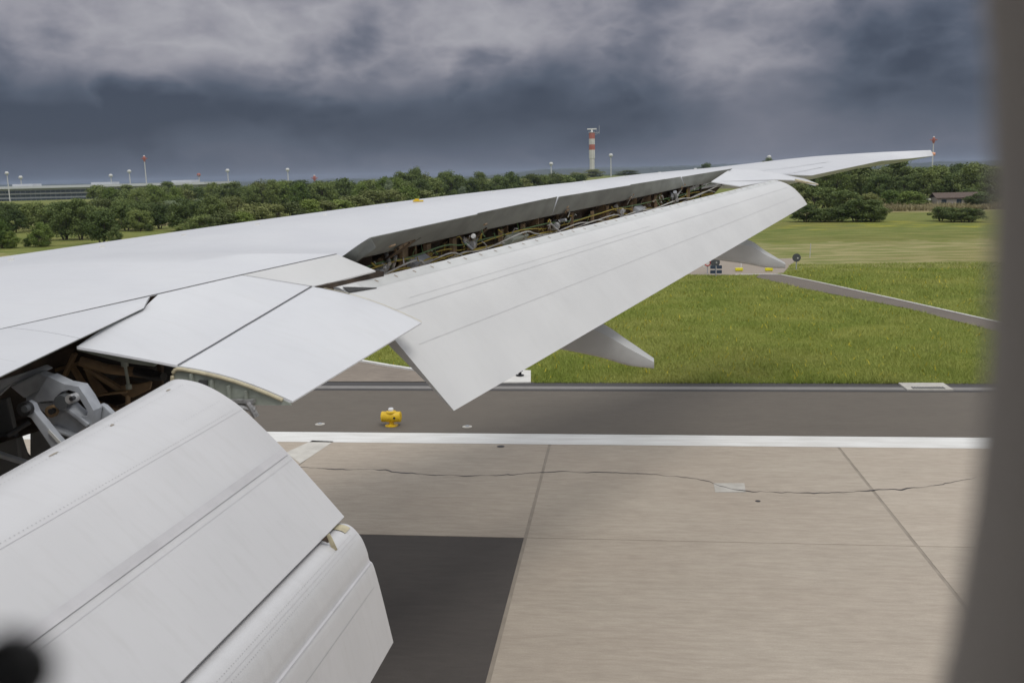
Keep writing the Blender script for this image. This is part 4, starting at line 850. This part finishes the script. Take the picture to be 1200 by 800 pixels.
# inboard flap, main element
iA = [(-3.658, 6.9, 4.611), (-3.531, 6.9, 4.667), (-3.383, 6.9, 4.653), (-3.252, 6.9, 4.608), (-3.11, 6.9, 4.525), (-2.97, 6.9, 4.414), (-2.688, 6.9, 4.122), (-2.426, 6.9, 3.814), (-2.206, 6.9, 3.545)]
d1 = V(*(-3.504, 4.7, 4.556))-V(*iA[1]); d1 /= d1.y; dT = V(*(-2.219, 4.1, 3.722))-V(*iA[-1]); dT /= dT.y
yin = .45-6.9
iB = [V(*p)+lerp(d1, dT, i/(len(iA)-1))*yin for i, p in enumerate(iA)]
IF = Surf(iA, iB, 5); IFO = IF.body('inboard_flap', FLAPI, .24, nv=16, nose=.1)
IF.rivets('rivet_row', .235, .02, .98, .035, RIV, IFO); IF.rivets('rivet_row', .60, .02, .98, .035, RIV, IFO); IF.rivets('rivet_row', .50, .02, .12, .04, RIV, IFO)
IF.line('panel_seam', .615, .005, .98, .003, TINT, IFO); IF.band('rub_strip', .755, .775, .005, .98, TINT, IFO); IF.line('panel_seam', .79, .005, .98, .003, TINT, IFO)
IF.rivets('rivet_row', .16, .02, .98, .03, RIV, IFO); IF.line('panel_seam', .175, .02, .98, .002, TINT, IFO)
STN = mat('oil_stain', (.475, .468, .46), (.50, .50, .505), scale=20, rough=.5); STD = mat('oil_stain_dark', (.30, .26, .20), rough=.5)
for u_, v_, a, b, m_ in ((.21, .05, .025, .018, STD), (.222, .285, .04, .016, STD), (.25, .19, .02, .02, STD)):
    vv = []; ff = []
    for q_ in range(4):
        for k in range(18):
            an = k*.349; rr = (q_+.02)/3*(1+.35*noise.noise(V(math.cos(an)*1.5, math.sin(an)*1.5, u_*30+v_*17))); uu = max(u_+b*rr*math.sin(an)*.5, 0); v2 = max(v_+a*rr*math.cos(an)*.18, .002); vv.append(IF.p(uu, v2)+IF.nrm(uu, v2)*.0025)
            if q_: ff.append(((q_-1)*18+k, (q_-1)*18+(k+1) % 18, q_*18+(k+1) % 18, q_*18+k))
    mesh_obj('stain', vv, ff, m_, IFO, smooth=True)
# inboard flap, aft element
aA = [(-2.334, 6.86, 3.494), (-2.235, 6.86, 3.506), (-2.145, 6.86, 3.483), (-2.066, 6.86, 3.391), (-2.023, 6.86, 3.277), (-2.007, 6.86, 3.198), (-1.974, 6.86, 3.148), (-1.917, 6.86, 2.887), (-1.844, 6.86, 2.496)]
aB = [V(*p)+dT*yin for i, p in enumerate(aA)]
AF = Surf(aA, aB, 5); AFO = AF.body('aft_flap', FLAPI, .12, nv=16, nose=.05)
AF.rivets('rivet_row', .30, .02, .98, .03, RIV, AFO); AF.line('panel_seam', .33, .005, .98, .003, TINT, AFO); AF.rivets('rivet_row', .36, .02, .98, .03, RIV, AFO)
AF.band('rub_strip', .62, .70, .004, .98, TINT, AFO); AF.line('panel_seam', .71, .004, .98, .008, TINT, AFO); AF.line('panel_seam', .82, .02, .98, .004, SEAL, AFO)
mb = MB(); mb.prism([(-2.179, 6.35, 3.601), (-2.152, 6.35, 3.628), (-2.118, 6.35, 3.542), (-2.151, 6.35, 3.531)], (.02, .01, -.05)); mb.build('cream_bracket', CREAM, AFO)
AF.band('edge_seal', .1, .26, .008, .028, CREAM, AFO)
mb = MB(); mb.prism([(-2.21, 6.36, 3.576), (-2.175, 6.36, 3.61), (-2.159, 6.36, 3.557)], (0, -.03, 0)); mb.build('slot_shadow_rib', BROWN, AFO)

# --- flap track fairings
def fairing(px, Yf, pts_top, pts_bot, halfw):
    """sections from forward to tail; each (top, bottom, half width)"""
    secs = []
    for (t_, b_, w_) in zip(pts_top, pts_bot, halfw):
        t_, b_ = V(*t_), V(*b_); h = t_.z-b_.z; c = (t_+b_)/2; sec = []
        for dx, dz in ((-1, .27), (.0, .5), (1, .42), (1, .1), (1, -.2), (.85, -.4), (.5, -.48), (0, -.5), (-.5, -.48), (-.85, -.4), (-1, -.2)):
            sec.append(V(c.x, c.y+dx*w_, c.z+dz*h))
        secs.append(sec)
    # refine along the length
    n = len(secs[0]); cols = [crom([s[i] for s in secs], 5) for i in range(n)]
    secs = [[cols[i][k] for i in range(n)] for k in range(len(cols[0]))]
    return loft('flap_track_fairing', secs, FAIR, AC, closed=True, sharp=40)
FAIR = mat('fairing_grey', (.50, .51, .51), (.45, .46, .46), scale=3, rough=.45); grime(FAIR, .2)
Y1 = 13.3
fairing(0, 13.3, [(-2.096, 13.5, 4.401), (-1.086, 13.5, 4.393), (-0.192, 13.5, 4.084), (0.178, 13.5, 3.805), (0.487, 13.5, 3.525)], [(-2.111, 13.5, 3.915), (-1.097, 13.5, 3.719), (-0.47, 13.5, 3.564), (0.004, 13.5, 3.436), (0.469, 13.5, 3.385)], [.2, .24, .22, .17, .10])
fairing(0, 18.6, [(0.559, 19.0, 4.8), (1.572, 19.0, 4.869), (2.59, 19.0, 4.862), (2.943, 19.0, 4.611), (3.263, 19.0, 4.378)], [(0.559, 19.0, 4.628), (1.492, 19.0, 4.495), (2.283, 19.0, 4.365), (2.785, 19.0, 4.282), (3.216, 19.0, 4.268)], [.2, .24, .22, .17, .10])

# --- outboard cove: wall, ribs, actuators, pipes and looms
def wallp(y, dz, aft=0.0):
    a = interp(HIN, y); f = min(max(-dz, 0), 1.2)
    return V(a[0]-.14-.42*min(f*3, 1)+aft, y, a[1]-.035+dz)
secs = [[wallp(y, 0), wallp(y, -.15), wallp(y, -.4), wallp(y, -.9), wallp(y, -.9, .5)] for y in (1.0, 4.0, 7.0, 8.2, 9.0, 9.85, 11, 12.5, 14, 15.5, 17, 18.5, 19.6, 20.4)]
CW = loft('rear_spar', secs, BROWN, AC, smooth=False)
rc = random.Random(11)
for i in range(40):
    y = 9.9+i*.255+rc.uniform(-.10, .10); p = wallp(y, -.22, .12); m_ = rc.choice([TAN, TAN, BROWN])
    mb = MB(); mb.box(p, (rc.uniform(.14, .3), rc.uniform(.02, .05), rc.uniform(.3, .5)), rz_=rc.uniform(-.3, .3)); mb.build('spar_rib', m_, CW)
for i in range(16):
    y = 10.2+i*.62+rc.uniform(-.15, .15); p = wallp(y, -.18, .22)
    mb = MB(); mb.box(p, (.06, rc.uniform(.16, .3), rc.uniform(.16, .3))); mb.build('tan_bracket', TAN, CW, bevel=.008)
for y in (10.85, 13.2, 15.3, 17.2, 18.9):    # spoiler actuators
    p = wallp(y, -.20, .30)
    for k in range(5):
        q = p+V(rc.uniform(-.08, .08), rc.uniform(-.22, .22), rc.uniform(-.12, .1)); d = V(rc.uniform(-.5, .5), rc.uniform(-1, 1), rc.uniform(-.2, .8)).normalized()*rc.uniform(.08, .16)
        mb = MB(); mb.tube([q-d, q+d], rc.uniform(.018, .04), 8); mb.build('actuator', rc.choice([SILVER, GREY, SILVER]), CW)
    mb = MB(); mb.lathe(p, [(.05, -.1), (.07, -.08), (.07, .05), (.04, .07)], 10, axis='Y'); mb.build('actuator_body', SILVER, CW)
    # fan shaped bracket under the spoiler
    h = SH(y); T = ST(y)
    for k in range(6):
        s = k/5; a = lerp(h, T, .25+.1*k)+V(.045, .12*k-.1, -.06)
        mb = MB(); mb.tube([p+V(0, .02*k, .06), a], .013, 5); mb.build('bracket_arm', TAN if k % 2 else BROWN, CW)
    a0, a1 = lerp(h, T, .15)+V(.04, -.1, -.06), lerp(h, T, .8)+V(.03, .5, -.04)
    mb = MB(); mb.tube([a0, lerp(a0, a1, .5)+V(0, 0, .012), a1], .02, 6); mb.build('bracket_arm', TAN, CW)
    a = lerp(h, T, .5)+V(.03, -.75, -.045)
    mb = MB(); mb.box(a, (.03, .22, .015), ax=((T-h).normalized(), V(0, 1, 0), (T-h).cross(V(0, 1, 0)).normalized())); mb.build('underside_slot', TAN, CW)
def loom(y0, y1, dz, aft, r, m, wob, name, seed):
    pts = []; n = int((y1-y0)/.12)
    for i in range(n+1):
        y = lerp(y0, y1, i/n)
        pts.append(wallp(y, dz+wob*noise.noise(V(y*1.1, seed, 0))*1.6, aft+.05*noise.noise(V(y*.9, seed, 5))))
    mb = MB(); mb.tube(pts, r, 6); return mb.build(name, m, CW)
for s, (dz, af, r, m_, wb, nm) in enumerate([(-.40, .42, .016, GTUBE, .02, 'green_pipe'), (-.34, .40, .010, YWIRE, .08, 'yellow_loom'), (-.28, .38, .010, YWIRE, .10, 'yellow_loom'), (-.30, .42, .011, WWIRE, .13, 'white_hose'), (-.26, .43, .011, WWIRE, .13, 'white_hose'),
                                           (-.20, .30, .009, YWIRE, .10, 'yellow_loom'), (-.14, .25, .010, GTUBE, .05, 'green_pipe'), (-.37, .36, .012, GTUBE, .03, 'green_pipe')]):
    loom(9.6, 20.1, dz, af, r, m_, wb, nm, s*3.3)
for i in range(150):
    y = rc.uniform(9.9, 19.8); p = wallp(y, rc.uniform(-.34, -.08), rc.uniform(.2, .38)); q = p+V(rc.uniform(-.1, .1), rc.uniform(-.25, .25), rc.uniform(-.15, .15))
    mb = MB(); mb.tube([p, (p+q)/2+V(0, 0, rc.uniform(-.04, .05)), q], rc.uniform(.005, .011), 5); mb.build('short_pipe', rc.choice([YWIRE, WWIRE, GTUBE, TAN, SILVER]), CW)
for y, l in ((11.7, .45), (14.25, .62), (17.75, .4)):
    p = wallp(y, -.27, .36); mb = MB(); mb.box(p, (.14, l, .17), ax=(V(.8, 0, -.6), V(.3, .95, .07).normalized(), V(.6, 0, .8))); b = mb.build('grey_duct', GREY if y != 14.25 else PGREEN, CW, bevel=.02)
# cove closure under the triangle panel
mb = MB(); mb.prism([(-3.085, 9.2, 5.129), (-2.575, 9.95, 5.203), (-2.587, 9.95, 4.949), (-3.055, 9.3, 4.974)], (-.1, .1, 0)); mb.build('closure_rib', BROWN, AC)

# --- inboard cove
iw = [(-6.558, 8.1, 4.81), (-4.051, 8.1, 4.801), (-4.236, 8.1, 2.748), (-6.863, 8.1, 2.685)]; ih = [(-5.804, 8.1, 4.031), (-5.63, 8.1, 4.117), (-5.691, 8.1, 3.623), (-5.724, 8.1, 3.674)]
mb = MB()
for i in range(4):
    mb.prism([iw[i], iw[(i+1) % 4], ih[(i+1) % 4], ih[i]], (0, .02, 0))
CB = mb.build('cove_bulkhead', GREYD, AC)
def plate(name, pts, off, m, parent=CB, bevel=.01):
    mb = MB(); mb.prism(pts, off)
    return mb.build(name, m, parent, bevel=bevel)
# tan structure at the rear
plate('tan_web', [(-5.288, 7.95, 4.533), (-5.013, 7.95, 4.727), (-4.178, 7.95, 4.589), (-4.198, 7.95, 4.373), (-4.552, 7.95, 4.161), (-4.893, 7.95, 4.126), (-5.205, 7.95, 4.37)], (0, .04, 0), BROWN)
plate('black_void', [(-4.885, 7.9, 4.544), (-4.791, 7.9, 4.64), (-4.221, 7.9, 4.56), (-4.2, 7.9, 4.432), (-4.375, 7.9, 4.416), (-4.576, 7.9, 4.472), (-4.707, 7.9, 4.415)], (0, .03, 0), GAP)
for a, b, w_ in (((-4.969, 7.8, 4.596), (-4.79, 7.8, 4.262), .035), ((-4.776, 7.7, 4.601), (-4.425, 7.75, 4.339), .04), ((-4.892, 7.75, 4.717), (-5.014, 7.75, 4.512), .03), ((-4.76, 7.75, 4.274), (-4.521, 7.75, 4.196), .03), ((-4.425, 7.75, 4.339), (-4.203, 7.75, 4.45), .03), ((-4.657, 7.7, 4.35), (-4.393, 7.7, 4.382), .02), ((-4.396, 7.7, 4.351), (-4.408, 7.7, 4.241), .02), ((-5.149, 7.8, 4.549), (-4.875, 7.8, 4.62), .03)):
    a, b = V(*a), V(*b); mb = MB(); d = (b-a).normalized(); mb.box((a+b)/2, ((b-a).length, .06, w_), ax=(d, V(0, 1, 0), d.cross(V(0, 1, 0)))); mb.build('tan_beam', TAN, CB, bevel=.006)
plate('tan_gusset', [(-4.851, 7.78, 4.585), (-4.769, 7.78, 4.506), (-4.623, 7.78, 4.331), (-4.758, 7.78, 4.299), (-4.796, 7.78, 4.41)], (0, .02, 0), TAN)
plate('tan_gusset', [(-4.469, 7.7, 4.429), (-4.159, 7.7, 4.469), (-4.182, 7.7, 4.399), (-4.359, 7.7, 4.32), (-4.414, 7.7, 4.335)], (0, .02, 0), TAN)
mb = MB(); mb.tube([(-4.756, 7.6, 4.676), (-4.545, 7.65, 4.596), (-4.232, 7.7, 4.547)], .045, 12); mb.build('torque_tube', TAN, CB)
mb = MB(); mb.tube([(-4.21, 7.55, 4.602), (-4.014, 7.5, 4.567), (-3.911, 7.45, 4.571)], .05, 12, r1=.035); mb.tube([(-4.107, 7.6, 4.637), (-3.97, 7.5, 4.711)], .02, 8); mb.build('coupling', BLACK, CB)
plate('edge_angle', [(-4.537, 7.2, 4.887), (-3.814, 7.2, 4.741), (-3.862, 7.2, 4.705), (-4.158, 7.2, 4.749), (-4.527, 7.2, 4.844)], (0, .03, 0), PGREEN)
plate('edge_strip', [(-4.457, 7.12, 4.898), (-3.944, 7.12, 4.804), (-3.946, 7.12, 4.79), (-4.459, 7.12, 4.884)], (0, .02, 0), WWIRE, bevel=0)
mb = MB(); mb.tube([(-4.17, 7.3, 4.729), (-4.154, 7.3, 4.507)], .014, 8); mb.lathe(V(*(-4.171, 7.3, 4.721)), [(.03, -.03), (.03, .03)], 10); mb.lathe(V(*(-4.154, 7.3, 4.514)), [(.025, -.02), (.025, .02)], 10); mb.build('link_rod', PGREEN, CB)
# grey under-spoiler beam
plate('grey_skirt', [(-4.888, 6.6, 4.707), (-4.661, 6.7, 4.768), (-4.564, 6.8, 4.802), (-4.509, 6.8, 4.774), (-4.593, 6.7, 4.733), (-4.785, 6.65, 4.662), (-4.845, 6.6, 4.598), (-4.904, 6.6, 4.584)], (0, .04, 0), GREY)
# main hinge fitting
plate('hinge_block', [(-4.706, 6.55, 4.685), (-4.452, 6.55, 4.793), (-4.371, 6.55, 4.766), (-4.316, 6.55, 4.699), (-4.52, 6.55, 4.584), (-4.603, 6.55, 4.597)], (0, .10, 0), GREY, bevel=.015)
mb = MB(); mb.tube([(-4.453, 6.42, 4.602), (-4.204, 6.42, 4.716)], .045, 14); mb.build('hinge_tube', GREY, CB)
def ringplate(name, outer, inner, off, m):
    n = len(outer); mb = MB()
    for i in range(n): mb.prism([outer[i], outer[(i+1) % n], inner[(i+1) % n], inner[i]], off)
    return mb.build(name, m, CB)
ringplate('yoke', [(-4.244, 6.35, 4.81), (-4.122, 6.35, 4.752), (-4.009, 6.35, 4.732), (-3.958, 6.35, 4.648), (-3.911, 6.35, 4.55), (-3.942, 6.35, 4.425), (-4.038, 6.35, 4.477), (-4.113, 6.35, 4.536), (-4.191, 6.35, 4.627), (-4.391, 6.35, 4.613)],
          [(-4.149, 6.35, 4.693), (-4.093, 6.35, 4.709), (-4.041, 6.35, 4.693), (-4.001, 6.35, 4.628), (-3.956, 6.35, 4.543), (-3.966, 6.35, 4.51), (-4.015, 6.35, 4.503), (-4.071, 6.35, 4.549), (-4.155, 6.35, 4.641), (-4.194, 6.35, 4.66)], (0, .12, 0), GREY)
plate('yoke_web', [(-4.427, 6.4, 4.587), (-4.232, 6.4, 4.605), (-4.021, 6.4, 4.41), (-4.133, 6.4, 4.329), (-4.298, 6.4, 4.395), (-4.326, 6.4, 4.508)], (0, .05, 0), GREY)
plate('yoke_flange', [(-4.184, 6.33, 4.639), (-3.947, 6.33, 4.45), (-3.971, 6.33, 4.423), (-4.201, 6.33, 4.612)], (0, .14, 0), GREY)
plate('yoke_flange', [(-4.263, 6.33, 4.428), (-4.08, 6.33, 4.357), (-4.096, 6.33, 4.336), (-4.279, 6.33, 4.408)], (0, .1, 0), GREY)
mb = MB(); mb.lathe(V(*(-4.235, 6.34, 4.547)), [(.045, -.02), (.045, .02), (.025, .03)], 16, axis='Y'); mb.build('bush', TAN, CB)
mb = MB(); mb.lathe(V(*(-4.208, 6.3, 4.558)), [(.022, -.02), (.022, .02)], 12, axis='Y'); mb.build('bolt', BLACK, CB)
mb = MB(); mb.lathe(V(*(-4.12, 6.4, 4.629)), [(.055, -.12), (.055, -.04), (.04, -.03), (.04, .1)], 16, axis='Y'); mb.build('motor', GREYD, CB)
mb = MB(); mb.lathe(V(*(-3.971, 6.2, 4.681)), [(.034, -.04), (.034, .04)], 14, axis='Y'); mb.build('motor_nut', SILVER, CB)
mb = MB(); mb.lathe(V(*(-3.939, 6.15, 4.693)), [(.016, -.02), (.016, .02)], 10, axis='Y'); mb.build('bolt', BLACK, CB)
# swinging arm
plate('swing_arm', [(-4.282, 6.05, 4.631), (-4.27, 6.05, 4.675), (-4.229, 6.05, 4.691), (-4.193, 6.05, 4.669), (-4.173, 6.05, 4.613), (-4.111, 6.05, 4.531), (-4.043, 6.05, 4.437), (-3.963, 6.05, 4.342), (-4.016, 6.05, 4.22), (-4.091, 6.05, 4.366), (-4.162, 6.05, 4.486), (-4.211, 6.05, 4.568), (-4.267, 6.05, 4.593)], (0, .07, 0), GREY)
plate('arm_slot', [(-4.07, 6.03, 4.493), (-3.978, 6.03, 4.386), (-3.993, 6.03, 4.367), (-4.079, 6.03, 4.474)], (0, .01, 0), WWIRE, bevel=0)
mb = MB(); mb.lathe(V(*(-4.218, 6.02, 4.648)), [(.052, -.03), (.052, .02), (.03, .03)], 20, axis='Y'); mb.build('pivot_pin', BLACK, CB)
mb = MB(); mb.lathe(V(*(-4.183, 5.97, 4.661)), [(.026, -.02), (.026, .02)], 12, axis='Y'); mb.build('bolt', GREYD, CB)
mb = MB(); mb.tube([(-4.588, 6.3, 4.367), (-4.465, 6.4, 4.447)], .02, 8); mb.build('dark_rod', BLACK, CB)
# small lug
plate('lug', [(-4.056, 6.5, 4.383), (-4.013, 6.5, 4.45), (-3.984, 6.5, 4.531), (-3.946, 6.5, 4.562), (-3.913, 6.5, 4.545), (-3.858, 6.5, 4.485), (-3.799, 6.5, 4.452), (-3.876, 6.5, 4.371)], (0, .06, 0), GREY)
mb = MB(); mb.lathe(V(*(-3.942, 6.47, 4.532)), [(.022, -.02), (.022, .02)], 12, axis='Y'); mb.build('bolt', BLACK, CB)
# dark lower structure
plate('lower_beam', [(-4.96, 6.6, 4.152), (-4.681, 6.6, 4.064), (-4.685, 6.6, 4.029), (-4.966, 6.6, 4.11)], (0, .05, 0), GREY)
plate('left_frame', [(-5.205, 7.0, 4.456), (-5.064, 7.0, 4.486), (-5.022, 7.0, 4.09), (-5.029, 7.0, 3.792), (-5.302, 7.0, 3.713)], (0, .05, 0), GREYD)

# --- fuselage and cabin window round the camera
CY, CZ, RR = -2.78-.05, 5.3, 3.1
def cyl(a, X_): return V(X_, CY+RR*math.cos(a), CZ+RR*math.sin(a))
a0 = math.asin((5.6-CZ)/RR); a1 = math.asin((6.8-CZ)/RR)
full = [a1+(2*math.pi-(a1-a0))*i/48 for i in range(49)]
loft('fuselage_skin', [[cyl(a, X_) for a in full] for X_ in (-14, -.6, .6, 22)], PAINT, AC)
wa = [lerp(a0, a1, i/6) for i in range(7)]
for s, (xa, xb) in enumerate(((-14, -.6), (.6, 22))):
    loft('fuselage_skin', [[cyl(a, X_) for a in wa] for X_ in (xa, xb)], PAINT, AC)
for X_ in (-14, 22):
    mesh_obj('bulkhead', [cyl(6.2832*i/40, X_) for i in range(40)], [tuple(range(40))], CABIN, AC)
def loop(a, b, y, cx_=-.0877, cz=6.1695, n=64, e=2.0):
    out = []
    for i in range(n):
        t = 2*math.pi*i/n; c, s = math.cos(t), math.sin(t)
        out.append(V(cx_+a*abs(c)**(2/e)*(1 if c > 0 else -1), y, cz+b*abs(s)**(2/e)*(1 if s > 0 else -1)))
    return out
WA, WB = .1404, .23
l0 = loop(WA+.004, WB+.004, .150); l1 = loop(WA, WB, .138); l2 = loop(WA+.004, WB+.004, .11); l3 = loop(WA+.02, WB+.02, .06); l4 = loop(WA+.05, WB+.05, .03)
rect = []
for p in l4:
    dx, dz = p.x+.0877, p.z-6.1695; k = min(.6/max(abs(dx), 1e-6), .6/max(abs(dz), 1e-6)); rect.append(V(max(-.6, min(.6, -.0877+dx*k)), .04, 6.1695+dz*k))
loft('window_frame', [[V(p.x, .2, p.z) for p in rect], [V(p.x, .2, p.z) for p in loop(WA+.03, WB+.03, .2)], l0, l1, l2, l3, l4, rect, [V(p.x, .2, p.z) for p in rect]], CABIN, AC, closed=True, caps=False)
GL = bpy.data.materials.new('window_acrylic'); GL.use_nodes = True; t_ = GL.node_tree; t_.nodes.clear()
o_ = t_.nodes.new('ShaderNodeOutputMaterial'); m_ = t_.nodes.new('ShaderNodeMixShader'); tr = t_.nodes.new('ShaderNodeBsdfTransparent'); gl = t_.nodes.new('ShaderNodeBsdfGlossy'); gl.inputs['Roughness'].default_value = .02
tr.inputs[0].default_value = (.985, .985, .985, 1); m_.inputs[0].default_value = .03
t_.links.new(tr.outputs[0], m_.inputs[1]); t_.links.new(gl.outputs[0], m_.inputs[2]); t_.links.new(m_.outputs[0], o_.inputs[0])
mesh_obj('window_pane', loop(WA+.01, WB+.01, .148), [tuple(range(64))], GL, AC)
c0 = V(*(-0.074, 0.098, 6.143))
mb = MB(); mb.tube([c0+V(.0030*math.cos(k*.2618), 0, -.001+.0030*math.sin(k*.2618)) for k in range(25)], .0021, 10, cap=False); mb.build('dark_ring', BLACK, AC)  # small black ring hung free between camera and pane

# ------------------------------------------------------------------ haze: a closed box of thin air round everything
mb = MB(); mb.box((0, 2500, 15), (9600, 5600, 46+0.0)); hz = mb.build('haze', None, None); hz['kind'] = 'stuff'
hm = bpy.data.materials.new('haze_air'); hm.use_nodes = True; ht = hm.node_tree; ht.nodes.clear()
pv = ht.nodes.new('ShaderNodeVolumePrincipled'); pv.inputs['Color'].default_value = (.62, .74, .95, 1); pv.inputs['Density'].default_value = .0001
ho = ht.nodes.new('ShaderNodeOutputMaterial'); ht.links.new(pv.outputs[0], ho.inputs['Volume']); hz.data.materials.append(hm)
